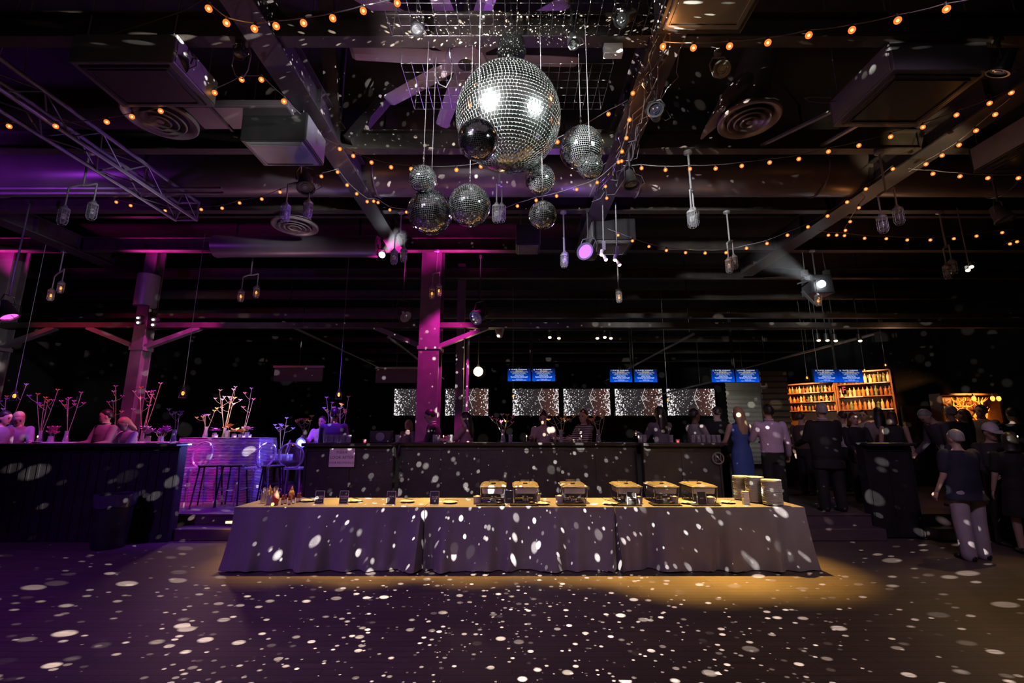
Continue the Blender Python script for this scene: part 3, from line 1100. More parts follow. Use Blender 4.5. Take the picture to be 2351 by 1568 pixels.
# hazy beams of the two white lamps
def haze_mat(d_):
    m = bpy.data.materials.new('haze')
    m.use_nodes = True
    nt = m.node_tree
    nt.nodes.remove(nt.nodes['Principled BSDF'])
    v = nt.nodes.new('ShaderNodeVolumeScatter')
    v.inputs['Density'].default_value = d_
    v.inputs['Anisotropy'].default_value = .3
    nt.links.new(v.outputs[0], nt.nodes['Material Output'].inputs['Volume'])
    return m


for p, L, r0, r1, l in ((SPOTA, 1.3, .05, .17, 'faint haze beam rising right from the white glaring spotlight'), (SPOTB, 2.6, .07, .34, 'faint haze beam rising left from the boxy projector')):
    d = (BALL - p).normalized()
    a = p + d * (.12 if p is SPOTA else .30)
    o = obj('haze_beam', MB().lathe([(0, 0), (r0, 0), (r1, L), (0, L)], 24, a, rotto(d)), haze_mat(.16 if p is SPOTA else .0225), None, smooth=True)
    tag(o, l, 'haze', None, 'stuff')
# ------------------------------------------------------------------ buffet tables
def cloth_mat(name, col, rough, sheen):
    m = pm(name, col, rough, var=.12, vs=3)
    nt = m.node_tree
    b = nt.nodes['Principled BSDF']
    b.inputs['Sheen Weight'].default_value = sheen
    b.inputs['Sheen Roughness'].default_value = .4
    tc = nt.nodes.new('ShaderNodeTexCoord')
    wv = nt.nodes.new('ShaderNodeTexWave')
    wv.bands_direction = 'Z'
    wv.inputs['Scale'].default_value = 28
    w2 = nt.nodes.new('ShaderNodeTexWave')
    w2.bands_direction = 'X'
    w2.inputs['Scale'].default_value = 28
    ad = nt.nodes.new('ShaderNodeMath')
    ad.operation = 'ADD'
    bp = nt.nodes.new('ShaderNodeBump')
    bp.inputs['Strength'].default_value = .25
    bp.inputs['Distance'].default_value = .004
    for wq in (wv, w2):
        nt.links.new(tc.outputs['Object'], wq.inputs['Vector'])
    nt.links.new(wv.outputs['Fac'], ad.inputs[0])
    nt.links.new(w2.outputs['Fac'], ad.inputs[1])
    nt.links.new(ad.outputs[0], bp.inputs['Height'])
    nt.links.new(bp.outputs['Normal'], b.inputs['Normal'])
    return m


m_cloth = cloth_mat('grey_tablecloth', (.17, .155, .175), .7, .25)
TZ = .765
TX = [-3.58, -1.13, 1.32, 3.77]
TYF, TYB = 6.16, 6.98


def tablecloth(x0, x1, y0, y1, z, flareL, flareR, seed):
    """Cloth over a long table: flat top, drop to the floor with soft folds."""
    rr = random.Random(seed)
    per = []
    n1, n2 = 90, 30
    for k in range(n1):
        per.append((x0 + (x1 - x0) * k / n1, y0, 0, -1))
    for k in range(n2):
        per.append((x1, y0 + (y1 - y0) * k / n2, 1, 0))
    for k in range(n1):
        per.append((x1 - (x1 - x0) * k / n1, y1, 0, 1))
    for k in range(n2):
        per.append((x0, y1 - (y1 - y0) * k / n2, -1, 0))
    N = len(per)
    ph = [rr.uniform(0, 6.28) for _ in range(6)]
    fr = [4, 9, 15, 23, 31, 6]
    rows = []
    for t in (0, .015, .05, .12, .25, .4, .55, .7, .85, .95, 1.0):
        row = []
        for i, (x, y, nx, ny) in enumerate(per):
            u = 2 * PI * i / N
            f = sum(math.sin(fr[q] * u + ph[q] + t * .8) * a for q, a in enumerate((.5, .9, .8, .5, .3, .6)))
            side = nx != 0
            fl = (.05 if not side else (flareL if nx < 0 else flareR))
            out = t ** 1.2 * fl + (.052 * f * t ** .8 if not (side and fl == 0) else 0)
            # loose corners
            dx = 0
            e = min(abs(x - x0), abs(x - x1))
            if not side and e < .14:
                c = (1 - e / .14)
                s = -1 if abs(x - x0) < abs(x - x1) else 1
                fl2 = flareL if s < 0 else flareR
                dx = s * c * fl2 * t ** 1.2
                out += (.05 * c - .16 * c * (1 - c)) * t
                if fl2 == 0:
                    dx = -s * c * .05 * t
            zz = z - t * (z - .012 - .012 * (f > .6))
            row.append(V((x + nx * out + dx, y + ny * out, zz)))
        rows.append(row)
    mb = MB()
    mb.grid(rows, closed=True)
    inner = [V((x - nx * .0, y - ny * .0, z + .001)) for x, y, nx, ny in per]
    b = len(mb.v)
    mb.f.append(tuple(range(N)))
    mb.mi.append(0)
    return mb


names = ['left', 'middle', 'right']
labs = ['grey floor-length cloth on the buffet table with the condiments, leftmost of three', 'grey floor-length cloth on the middle buffet table, between the other two',
        'grey floor-length cloth on the buffet table with the plate stacks, rightmost of three']
for i in range(3):
    x0, x1 = TX[i] + .004, TX[i + 1] - .004
    o = obj('tablecloth', tablecloth(x0, x1, TYF, TYB, TZ, .10 if i == 0 else 0, .17 if i == 2 else 0, 5 + i), m_cloth, smooth=True)
    tag(o, labs[i], 'tablecloth', 'buffet tablecloths')
    t = thing('folding_table', ['folding buffet table under the grey cloth with the condiments', 'folding buffet table under the middle grey cloth', 'folding buffet table under the grey cloth with the plate stacks'][i], 'table', ((x0 + x1) / 2, 6.57, 0), 0, 'buffet tables')
    obj('table_top', MB().box(((x0 + x1) / 2, 6.57, TZ - .03), (x1 - x0 - .06, .74, .04)), lgrey, t)
    for sx in (x0 + .25, x1 - .25):
        for sy in (6.3, 6.84):
            obj('leg', MB().tube([(sx, sy, 0), (sx, sy, TZ - .05)], .014, 6), greyp, t)


def on(px, py, z=TZ + .002):
    return atz(px, py, z)


# chafing dishes
m_pan_ = pm('steel_pan', (.5, .46, .43), .34, .45, var=.1)
m_lid = pm('steel_lid', (.3, .27, .24), .26, .6)


def rrect(cx, cy, z, w, h, r, n=4):
    out = []
    for (sx, sy, a0) in ((1, 1, 0), (-1, 1, PI / 2), (-1, -1, PI), (1, -1, 3 * PI / 2)):
        for k in range(n + 1):
            a = a0 + PI / 2 * k / n
            out.append(V((cx + sx * (w / 2 - r) + r * math.cos(a), cy + sy * (h / 2 - r) + r * math.sin(a), z)))
    return out


def chafer(label, loc, rz):
    t = thing('chafing_dish', label, 'chafing dish', loc, rz, 'chafing dishes on the buffet')
    mb = MB().loft([rrect(0, 0, .125, .27, .44, .03), rrect(0, 0, .135, .30, .47, .035), rrect(0, 0, .225, .325, .495, .04), rrect(0, 0, .232, .325, .495, .04)])
    obj('water_pan', mb, m_pan_, t, smooth=True, local=True)
    mb = MB().loft([rrect(0, 0, .228, .37, .54, .03), rrect(0, 0, .236, .375, .545, .03), rrect(0, 0, .242, .365, .535, .03)])
    obj('rim', mb, m_lid, t, smooth=True, local=True)
    mb = MB().loft([rrect(0, 0, .240, .34, .51, .03), rrect(0, 0, .252, .33, .50, .03), rrect(0, 0, .262, .29, .46, .03), rrect(0, 0, .258, .22, .38, .02)])
    l = obj('lid', mb, m_lid, t, smooth=True, local=True)
    obj('lid_handle', MB().tube([(-.07, .17, .255), (-.07, .185, .285), (.07, .185, .285), (.07, .17, .255)], .007, 6), chrome, l, smooth=True, local=True)
    obj('lid_knob', MB().lathe([(0, .27), (.03, .27), (.035, .262), (0, .25)], 12, (0, -.05, 0)), chrome, l, smooth=True, local=True)
    for sx in (-1, 1):
        for sy in (-1, 1):
            obj('leg', MB().tube([(sx * .175, sy * .25, .24), (sx * .168, sy * .24, .1), (sx * .15, sy * .22, .004)], .006, 6), chrome, t, smooth=True, local=True)
    mb = MB()
    for z, k in ((.225, 1.0), (.05, .89)):
        mb.tube([(-.175 * k, -.25 * k, z), (.175 * k, -.25 * k, z), (.175 * k, .25 * k, z), (-.175 * k, .25 * k, z)], .005, 6, closed=True)
    obj('frame_rail', mb, chrome, t, local=True)
    for sy in (-.12, .12):
        obj('fuel_can', MB().lathe([(0, .004), (.042, .004), (.042, .055), (.036, .06), (.02, .058), (0, .055)], 14, (0, sy, 0)), steel, t, smooth=True, local=True)
    t.scale = (.97, .97, .90)
    return t


CH = [(1133, 'chafing dish farthest left, behind the first black tray'), (1206, 'chafing dish second from the left, behind the dark sign'),
      (1315, 'chafing dish standing alone in the middle of the buffet'), (1437, 'chafing dish behind a black sign, first of the right-hand three'),
      (1519, 'chafing dish in the middle of the right-hand three'), (1604, 'chafing dish farthest right, next to the plate of bread tongs')]
for i, (px, l) in enumerate(CH):
    x = (px - CX) / FPX * 6.39
    chafer(l, (x, 6.70, TZ + .003), -.06 * (x - .6) * 0)

m_tray = pm('black_tray', (.015, .014, .015), .35)
m_spoon = chrome
for i, (px, py, l) in enumerate(((1128, 1155, 'black tray before the chafing dish farthest left'), (1203, 1156, 'black tray before the second chafing dish'),
                                 (1308, 1155, 'black tray before the lone middle chafing dish'), (1433, 1156, 'black tray before the fourth chafing dish'),
                                 (1522, 1156, 'black tray before the fifth chafing dish'), (1612, 1157, 'black tray before the chafing dish farthest right'))):
    p = on(px, py)
    t = thing('serving_tray', l, 'tray', (p.x, 6.36, TZ + .003), 0, 'black trays on the buffet')
    obj('tray_base', MB().loft([rrect(0, 0, .0, .36, .26, .02), rrect(0, 0, .008, .38, .28, .02)]), m_tray, t, local=True)
    t = thing('serving_spoon', 'steel serving spoon lying on the ' + l, 'spoon', (p.x + .03, 6.36, TZ + .013), .25 * (i % 3), 'serving spoons on the trays')
    obj('spoon_handle', MB().tube([(-.14, 0, .006), (.04, .0, .010)], .006, 6), m_spoon, t, local=True)
    obj('spoon_bowl', MB().ball((.075, 0, .014), .036, 12, 8, (1.2, .8, .35)), m_spoon, t, smooth=True, local=True)

m_crock = pm('grey_crock', (.34, .30, .31), .4, var=.1)
for px, py, l in ((1096, 1156, 'grey crock at the left edge of the first black tray'), (1232, 1149, 'grey crock right of the second chafing dish'),
                  (1285, 1155, 'grey crock left of the lone middle chafing dish'), (1466, 1156, 'grey crock beside the sign of the fourth chafing dish'),
                  (1548, 1156, 'grey crock right of the fifth chafing dish'), (1632, 1158, 'grey crock tipped beside the last chafing dish')):
    p = on(px, py)
    t = thing('crock', l, 'crock', p, 0, 'grey crocks on the buffet')
    obj('crock_body', MB().lathe([(0, 0), (.045, 0), (.052, .02), (.055, .085), (.058, .095), (.05, .095), (.047, .03), (0, .02)], 18), m_crock, t, smooth=True, local=True)
    obj('napkin', MB().ball((0, 0, .085), .04, 10, 6, (1, 1, .6)), white, t, smooth=True, local=True)

# sign holders
m_card = pm('black_card', (.02, .019, .019), .4)
m_cardtxt = pm('card_lettering', (.75, .66, .6), .6)


def sign_holder(px, py, lines, label, w=.115, h=.165, tilt=.14):
    p = on(px, py)
    t = thing('sign_holder', label, 'sign', p, R.uniform(-.06, .06), 'black signs on the buffet')
    rot = Matrix.Rotation(-tilt, 3, 'X')
    obj('base_plate', MB().box((0, .0, .004), (w, .07, .008)), clear_acr, t, local=True)
    c = obj('card', MB().box(rot @ V((0, 0, h / 2)) + V((0, 0, .006)), (w, .004, h), rot), m_card, t, local=True)
    mb = MB()
    for s in (-1, 1):
        mb.box(rot @ V((s * w / 2, -.001, h / 2)) + V((0, 0, .006)), (.006, .007, h), rot)
    mb.box(rot @ V((0, -.001, h)) + V((0, 0, .006)), (w, .007, .006), rot)
    obj('clear_edge', mb, clear_acr, t, local=True)
    for s, z, size in lines:
        o = text('lettering', s, size, m_cardtxt, Matrix(), t)
        o.parent = c
        o.matrix_basis = Matrix.Translation(rot @ V((0, -.004, z)) + V((0, 0, .006))) @ rot.to_4x4() @ Matrix.Rotation(PI / 2, 4, 'X')
    return t


clear_acr = pm('clear_acrylic_edge', (.5, .5, .48), .15)
sign_holder(732, 1158, (('CLASSIC', .095, .026), ('BURGERS', .07, .024), ('with fixings', .035, .016)), 'black sign nearest the condiments, with two lines of pale lettering')
sign_holder(788, 1158, (('CHICKEN', .095, .026), ('SLIDERS', .07, .024), ('with fixings', .035, .016)), 'black sign with pale lettering, second from the condiments')
sign_holder(897, 1159, (('MENU', .10, .022), ('V', .08, .022)), 'black sign with a small emblem in its middle, standing alone')
sign_holder(997, 1159, (('SALAD', .095, .026), ('CAESAR', .07, .022)), 'black sign with pale lettering left of the first black tray')
sign_holder(1169, 1157, (('SOUP', .06, .018),), 'dark sign between the first two chafing dishes')
sign_holder(1451, 1160, (('CHICKEN', .09, .022), ('ROAST', .065, .02)), 'black sign standing before the fourth chafing dish')
sign_holder(1613, 1160, (('BEEF', .08, .022),), 'black sign standing before the chafing dish farthest right')

# plates with tongs
m_tong = pm('tong_steel', (.35, .3, .28), .25, .9)
for i, (px, py, l) in enumerate(((706, 1151, 'white plate with dark tongs left of the first black sign'), (816, 1152, 'white plate with tongs right of the second black sign'),
                                 (936, 1153, 'white plate with bits of food right of the emblem sign'), (1034, 1155, 'white plate with raised tongs left of the first black tray'),
                                 (1245, 1158, 'white plate with tongs right of the second black tray'), (1402, 1158, 'white plate with tongs left of the fourth black tray'),
                                 (1580, 1156, 'white plate with long tongs left of the last black tray'), (1671, 1155, 'white plate with crossed tongs left of the small plate pile'))):
    p = on(px, py)
    t = thing('plate', l, 'plate', p, 0, 'white plates on the buffet')
    obj('dish', MB().lathe([(0, .002), (.05, .002), (.06, .006), (.1, .018), (.1, .021), (.058, .010), (0, .007)], 24), white, t, smooth=True, local=True)
    a = R.uniform(-.6, .6)
    tg = thing('tongs', 'steel tongs resting on the ' + l.replace(' with ', ' having ', 1), 'tongs', p + V((.02, 0, .02)), a, 'tongs on the white plates')
    for s in (-1, 1):
        obj('tong_arm', MB().bar((-.1, s * .004, .035), (.09, s * .022, .008), .014, .003), m_tong, tg, local=True)

# stacks of plates at the right end
PL = None
words3 = ['in the back stack at the right table end', 'in the middle stack at the right table end', 'in the front stack at the right table end']
for si, (p, n, _) in enumerate([(V((3.30, 6.80, TZ + .003)), 24, 0), (V((3.36, 6.56, TZ + .003)), 25, 0), (V((3.45, 6.31, TZ + .003)), 24, 0)]):
    for k in range(n):
        loc = p + V((R.uniform(-.003, .003), R.uniform(-.003, .003), k * .0132))
        if PL is None:
            o = obj('stacked_plate', MB().lathe([(0, .0), (.07, .0), (.076, .004), (.110, .0115), (.121, .014), (.123, .018), (.121, .0196), (.117, .019), (.076, .008), (0, .005)], 28), white, None, smooth=True)
            o.location = loc
            PL = o
        else:
            o = PL.copy()
            COL.objects.link(o)
            o.location = loc
        lab = 'white plate inside the stack, ' + words3[si].replace('in the', 'the', 1)
        if k == n - 1:
            lab = 'topmost white plate ' + words3[si]
        if k == 0:
            lab = 'bottom white plate ' + words3[si]
        tag(o, lab, 'plate', 'plates ' + words3[si])
p = on(1713, 1158)
t = thing('napkin_pile', 'small upright pile of ribbed napkins in a clear holder near the plate stacks', 'napkins', p)
obj('holder', MB().box((0, 0, .035), (.075, .06, .07)), clear_acr, t, local=True)
mb = MB()
for k in range(9):
    mb.box((0, 0, .075 + k * .011), (.075 - .001 * (k % 2) * 6, .06, .009))
obj('napkins', mb, m_cardtxt, t, local=True)

# condiments at the left end
m_mustard = pm('yellow_bottle', (.62, .42, .06), .4)
m_ketch = pm('red_bottle', (.5, .08, .04), .35)
m_brown = pm('brown_glass', (.25, .08, .03), .15)
m_label = pm('paper_label', (.8, .76, .68), .7)
m_wood = pm('pale_wood_sticks', (.6, .42, .2), .6)


def bottle(name, px, py, prof, mat, label, group, extra=None, cat='bottle'):
    p = on(px, py)
    t = thing(name, label, cat, p, 0, group)
    obj('bottle_body', MB().lathe(prof, 16), mat, t, smooth=True, local=True)
    if extra:
        extra(t)
    return t


SQ = [(0, 0), (.032, 0), (.035, .01), (.035, .12), (.024, .15), (.018, .155), (.018, .165), (.004, .205), (0, .205)]
for px, py, m, l in ((632, 1160, m_ketch, 'red squeeze bottle beside the cutlery jars'), (668, 1152, m_mustard, 'yellow squeeze bottle with a pointed nozzle behind the little bottles'),
                     (617, 1150, m_mustard, 'yellow squeeze bottle among the cutlery jars')):
    bottle('squeeze_bottle', px, py, SQ, m, l, 'squeeze bottles', lambda t, m=m: obj('nozzle', MB().lathe([(.019, .15), (.02, .165), (.006, .2), (.003, .215), (0, .215)], 12), m, t, smooth=True, local=True))
SB = [(0, 0), (.017, 0), (.019, .005), (.019, .065), (.010, .09), (.009, .105), (0, .105)]


def lab_(t):
    obj('paper_label', MB().lathe([(.0198, .012), (.0198, .055)], 16), m_label, t, smooth=True, local=True)
    obj('bottle_cap', MB().lathe([(.011, .1), (.011, .118), (0, .118)], 12), m_ketch, t, smooth=True, local=True)


for px, py, l in ((648, 1158, 'small labelled sauce bottle next to the red squeeze bottle'), (655, 1156, 'small labelled sauce bottle, second in the row'), (664, 1158, 'small labelled sauce bottle before the yellow squeeze bottle'),
                  (673, 1156, 'small labelled sauce bottle, fourth in the row'), (683, 1153, 'small labelled sauce bottle, second to last of the row'), (688, 1152, 'small labelled sauce bottle ending the row')):
    bottle('sauce_bottle', px, py, SB, m_brown, l, 'small sauce bottles', lab_)
JR = [(0, 0), (.045, 0), (.048, .01), (.05, .11), (.052, .12), (.046, .12), (.044, .02), (0, .012)]
for px, py, m, st, l in ((606, 1155, clearglass('jar_glass', (.9, .85, .8), .3), white, 'glass jar of pale sticks at the left end of the buffet'), (620, 1158, m_crock, m_wood, 'grey jar stuffed with wooden sticks'),
                         (633, 1150, steel, steel, 'steel jar of upright metal cutlery')):
    def ex(t, st=st):
        for k in range(9):
            a, b = R.uniform(-.02, .02), R.uniform(-.02, .02)
            obj('utensil', MB().bar((a * .7, b * .7, .015), (a * 1.8, b * 1.8, R.uniform(.17, .21)), .008, .004), st, t, local=True)
    bottle('utensil_jar', px, py, JR, m, l, 'jars of cutlery', ex, 'jar')
p = on(626, 1161)
t = thing('tealight_candle', 'small round yellow candle before the cutlery jars', 'candle', p)
obj('wax', MB().lathe([(0, 0), (.025, 0), (.03, .02), (.02, .042), (0, .045)], 14), m_mustard, t, smooth=True, local=True)

# step light by the stairs
p = at(527, 1199, 7.74)
t = thing('step_light_mount', 'small glowing amber step light at the left end of the buffet', 'step light', p)
obj('light_housing', MB().box((0, .02, 0), (.16, .03, .05)), blackm, t, local=True)
obj('light_lens', MB().box((0, .0, -.002), (.12, .012, .03)), glow('step_amber', (1, .5, .12), 8), t, local=True)
STEP = p
# trash can in front of left half wall
p = V((at(272, 1120, 7.35).x, 7.33, 0))
t = thing('trash_can', 'dark round trash can with a crumpled bag rim before the left half wall', 'trash can', p)
obj('can', MB().lathe([(0, 0), (.2, 0), (.21, .02), (.25, .74), (.25, .76), (.235, .76), (.2, .05), (0, .04)], 24), black, t, smooth=True, local=True)
mb = MB()
rows = []
for z, r, a in ((.60, .256, .004), (.66, .262, .01), (.72, .266, .012), (.775, .262, .01), (.78, .25, .008), (.70, .235, .0)):
    rows.append([V(((r + a * math.sin(7 * q + z * 30)) * math.cos(2 * PI * k / 40), (r + a * math.sin(9 * q + z * 20)) * math.sin(2 * PI * k / 40), z + .012 * math.sin(5 * q))) for k in range(40) for q in [2 * PI * k / 40]])
mb.grid(rows, closed=True)
obj('bag_rim', mb, pm('plastic_bag', (.06, .055, .08), .22), t, smooth=True, local=True)
# sign on the half wall
p = at(785, 1050.5, 7.86)
t = thing('wall_sign', 'pale paper sign with three lines of lettering on the half wall', 'sign', p)
ww, hh = wid(58, p), wid(41, p)
c = obj('sheet', MB().box((0, 0, 0), (ww, .008, hh)), pm('sign_paper', (.66, .58, .64), .6), t, local=True)
m_ink = pm('sign_ink', (.06, .03, .06), .7)
for s, z, size in (('PLEASE', .085, .06), ('LOOK AFTER', .0, .068), ('YOUR BELONGINGS', -.085, .046)):
    text('lettering', s, size, m_ink, Matrix.Translation(p + V((0, -.006, z))) @ Matrix.Rotation(PI / 2, 4, 'X'), t)
# round emblem on the right end of the half wall
p = at(1660 - 11, 1052, 7.86)
t = thing('round_emblem_sign', 'faint round emblem with crossing lines on the right half wall', 'emblem', p)
m_em = pm('emblem_grey', (.3, .29, .3), .5)
mb = MB()
for r in (.098, .085):
    mb.tube([(r * math.cos(a), 0, r * math.sin(a)) for a in [2 * PI * k / 32 for k in range(32)]], .004, 5, closed=True)
obj('emblem_ring', mb, m_em, t, local=True)
mb = MB()
for a, b in (((-.06, .06), (.06, -.06)), ((-.04, -.06), (-.04, .07)), ((-.04, .07), (.05, -.05)), ((.045, .06), (.045, -.06)), ((-.07, -.03), (.0, -.03))):
    mb.tube([(a[0], 0, a[1]), (b[0], 0, b[1])], .004, 5)
obj('emblem_lines', mb, m_em, t, local=True)
# ------------------------------------------------------------------ people
SKIN = [pm('skin_fair', (.52, .34, .27), .5), pm('skin_tan', (.38, .23, .17), .5), pm('skin_deep', (.17, .095, .065), .45)]
HAIRC = {k: pm('hair_' + k, c, .45, var=.25, vs=30, stretch=(1, 1, .15)) for k, c in
         dict(dark=(.018, .012, .010), brown=(.07, .035, .02), red=(.12, .035, .02), blond=(.42, .28, .15), grey=(.3, .29, .28)).items()}
CL = {}


def cloth(c, stripes=None):
    key = (c, bool(stripes))
    if key not in CL:
        m = pm('fabric_%02d' % len(CL), c, .8, var=.15, vs=8, bump=.2, bs=12)
        if stripes:
            nt = m.node_tree
            b = nt.nodes['Principled BSDF']
            tc = nt.nodes.new('ShaderNodeTexCoord')
            wv = nt.nodes.new('ShaderNodeTexWave')
            wv.bands_direction = 'Z'
            wv.inputs['Scale'].default_value = 9
            wv.inputs['Distortion'].default_value = 1.2
            cr = nt.nodes.new('ShaderNodeValToRGB')
            cr.color_ramp.interpolation = 'CONSTANT'
            cr.color_ramp.elements[0].color = (*c, 1)
            cr.color_ramp.elements[1].position = .5
            cr.color_ramp.elements[1].color = (*stripes, 1)
            nt.links.new(tc.outputs['Object'], wv.inputs['Vector'])
            nt.links.new(wv.outputs['Fac'], cr.inputs['Fac'])
            nt.links.new(cr.outputs['Color'], b.inputs['Base Color'])
        CL[key] = m
    return CL[key]


m_eye = pm('eye_dark', (.03, .02, .02), .2)
m_lip = pm('lip', (.35, .13, .12), .5)
m_shoe = pm('shoe_leather', (.02, .018, .018), .35)


def limb(mb, pts, rs, grow=0.0, n=10):
    """Tapered rounded limb through joints with intermediate points."""
    P, Q = [], []
    for (a, b), (ra, rb) in zip(zip(pts, pts[1:]), zip(rs, rs[1:])):
        for q in (0, .33, .67):
            P.append(a.lerp(b, q))
            Q.append(ra + (rb - ra) * q + grow)
    P.append(pts[-1])
    Q.append(rs[-1] + grow)
    mb.tube(P, Q, n)
    for p, r in ((pts[0], rs[0]), (pts[-1], rs[-1])):
        mb.ball(p, (r + grow) * .98, n, 6)


def hand(mb, w, d, fwd, side, s, curl=.5):
    """Palm, four unequal bent fingers and a thumb. w wrist, d direction, fwd palm normal, side thumb side."""
    d = d.normalized()
    side = (side - d * side.dot(d)).normalized()
    nrm = d.cross(side)
    if nrm.dot(fwd) < 0:
        nrm = -nrm

    def P(a, b, c):
        return w + (d * a + side * b + nrm * c) * s
    mb.loft([[P(a, b * math.cos(q), t * math.sin(q)) for q in [2 * PI * k / 10 for k in range(10)]] for a, b, t in ((-.01, .026, .02), (.02, .034, .019), (.06, .042, .017), (.09, .040, .014), (.098, .03, .01))])
    for b, L in ((.031, .070), (.010, .080), (-.011, .075), (-.030, .058)):
        a0 = .088
        c1 = curl
        k1 = (a0 + L * .42 * math.cos(c1 * .6), L * .42 * math.sin(c1 * .6))
        k2 = (k1[0] + L * .32 * math.cos(c1 * 1.4), k1[1] + L * .32 * math.sin(c1 * 1.4))
        k3 = (k2[0] + L * .26 * math.cos(c1 * 2.1), k2[1] + L * .26 * math.sin(c1 * 2.1))
        mb.tube([P(a0 - .02, b * .9, 0), P(k1[0], b * 1.05, k1[1]), P(k2[0], b * 1.1, k2[1]), P(k3[0], b * 1.08, k3[1])], [.0095 * s, .009 * s, .008 * s, .006 * s], 7)
    mb.tube([P(.018, .028, .004), P(.045, .055, .014), P(.075, .066, .024), P(.098, .064, .032)], [.013 * s, .0115 * s, .010 * s, .0075 * s], 7)


def person(label, px, py, Y, face, top, legs, hairc='dark', hair='short', base=PZ, b=1.0, lean=0, nod=0, turn=0,
           aL=(0, 8, 15), aR=(0, 8, 15), kind='shirt', sleeve='long', skirt=.5, skin=0, H=None, cap=None, stripes=None, female=False,
           step=0.0, belly=0.0, group='guests at the party', collar=None):
    hp = at(px, py, Y)
    if H is None:
        H = max(1.52, min(1.93, hp.z - base + (1 - math.cos(math.radians(lean))) * .8))
    s = H / 1.75
    rz = math.radians(face)
    x = hp.x
    if lean:
        off = math.sin(math.radians(lean)) * .75 * s
        x += off * math.sin(rz)
    t = thing('person', label, 'person', (x, Y, base), rz, group)
    bw = b * (.92 if female else 1.0)
    hipw = .165 * b * 1.04 if female else .152 * b
    LM = Matrix.Translation((0, 0, .95)) @ Matrix.Rotation(-math.radians(lean), 4, 'X') @ Matrix.Translation((0, 0, -.95))
    HM = LM @ Matrix.Translation((0, .01, 1.5)) @ Matrix.Rotation(math.radians(turn), 4, 'Z') @ Matrix.Rotation(-math.radians(nod), 4, 'X') @ Matrix.Translation((0, -.01, -1.5))
    # joints
    arms = []
    for sgn, (fl, ab, be) in ((-1, aL), (1, aR)):
        S = V((sgn * (.155 + .04 * bw), 0, 1.405))
        M = Matrix.Rotation(-math.radians(ab) * sgn, 3, 'Y') @ Matrix.Rotation(math.radians(fl), 3, 'X')
        u = M @ V((0, 0, -1))
        f = M @ (Matrix.Rotation(math.radians(be), 3, 'X') @ V((0, 0, -1)))
        E = S + u * .29
        W = E + f * .255
        arms.append((sgn, [LM @ q for q in (S, E, W)], (LM.to_3x3() @ f).normalized()))
    legj = []
    for sgn in (-1, 1):
        y = step * sgn
        legj.append((sgn, [V((sgn * .082 * b, 0, .90)), V((sgn * .09 * b, y * .5 + .015, .50)), V((sgn * .095 * b, y, .075))]))
    TR = [(.80, hipw * .72, .09), (.88, hipw, .112), (.95, hipw, .115), (1.08, (.134 if female else .147) * bw, .10 + belly), (1.20, (.143 if female else .156) * bw, .108 + belly * .7), (1.30, .165 * bw, .115),
          (1.38, .172 * bw, .10), (1.43, .14 * bw, .082), (1.465, .085, .065), (1.49, .058, .056)]
    body = MB()
    body.loft([ellipse((0, belly * .5 if 1 < z < 1.25 else 0, z), rx * .96, ry * .96, 16, LM) for z, rx, ry in TR])
    body.loft([ellipse((0, yy, z), r, r, 12, LM) for z, r, yy in ((1.44, .06, 0), (1.50, .054, .004), (1.56, .052, .012))])
    HD = [(.0, .024, .022, .058), (.012, .044, .05, .038), (.045, .060, .076, .016), (.085, .070, .092, .004), (.13, .076, .098, 0), (.17, .074, .095, -.004), (.205, .058, .076, -.008), (.227, .032, .042, -.01), (.236, .006, .01, -.01)]
    z0 = 1.514
    body.loft([ellipse((0, yy + .012, z0 + z), rx, ry, 18, HM) for z, rx, ry, yy in HD])
    body.loft([[HM @ V((q * w_, .103 + o_, z0 + z_)) for q, o_ in ((-1, -.012), (0, .0 + k_), (1, -.012), (0, -.03))] for z_, w_, k_ in ((.078, .016, .012), (.09, .018, .022), (.12, .009, .008), (.135, .007, .0))])
    for sg in (-1, 1):
        body.ball(HM @ V((sg * .077, .0, z0 + .10)), 1, 8, 6, (.012, .022, .034))
    for sgn, (S, E, W), f in arms:
        limb(body, [S, E, W], [.052 * bw ** .5, .040, .028])
    for sgn, (h, k, a) in legj:
        limb(body, [h, k, k.lerp(a, .35), a], [.084 * b ** .5, .058, .054, .038])
        limb(body, [a + V((0, -.04, -.035)), a + V((0, .07, -.04)), a + V((0, .16, -.05))], [.036, .036, .024])
    sm = solid(body, .0165, 2)
    n0 = len(sm.f)
    sm.k = 0
    for sgn, (S, E, W), f in arms:
        fw = LM.to_3x3() @ V((-sgn * .8, .3, 0))
        hand(sm, W + f * .012, f, fw, LM.to_3x3() @ V((0, 1, .25)), .92 if not female else .84, R.uniform(.3, .6))
    sm.k = 1
    for sg in (-1, 1):
        sm.ball(HM @ V((sg * .032, .098, z0 + .118)), .011, 8, 6)
        sm.box(HM @ V((sg * .032, .102, z0 + .137)), (.03, .008, .005))
    sm.k = 2
    sm.ball(HM @ V((0, .101, z0 + .052)), 1, 8, 6, (.024, .009, .008))
    S_ = Matrix.Scale(s, 4)
    obj('body', sm.xf(S_), [SKIN[skin], m_eye, m_lip], t, smooth='all', local=True)

    # clothing
    g = .016
    cl = MB()
    mt = cloth(top, stripes)
    lo = {'shirt': .90, 'coat': .68, 'dress': .86, 'tee': .86}[kind]
    rows = []
    if kind == 'coat':
        rows += [(.68, hipw * 1.16, .15), (.80, hipw * 1.12, .14)]
    if kind == 'tee':
        rows += [(.79, hipw * 1.08 + .03, .145 + belly * .5)]
    for z, rx, ry in TR:
        if z >= lo - .001 and z < 1.48:
            rows.append((z, rx + (.004 if kind != 'coat' else .018), ry + (.004 if kind != 'coat' else .016)))
    cl.loft([ellipse((0, belly * .5 if 1 < z < 1.25 else 0, z), rx + g, ry + g, 18, LM if z > .84 else None) for z, rx, ry in rows])
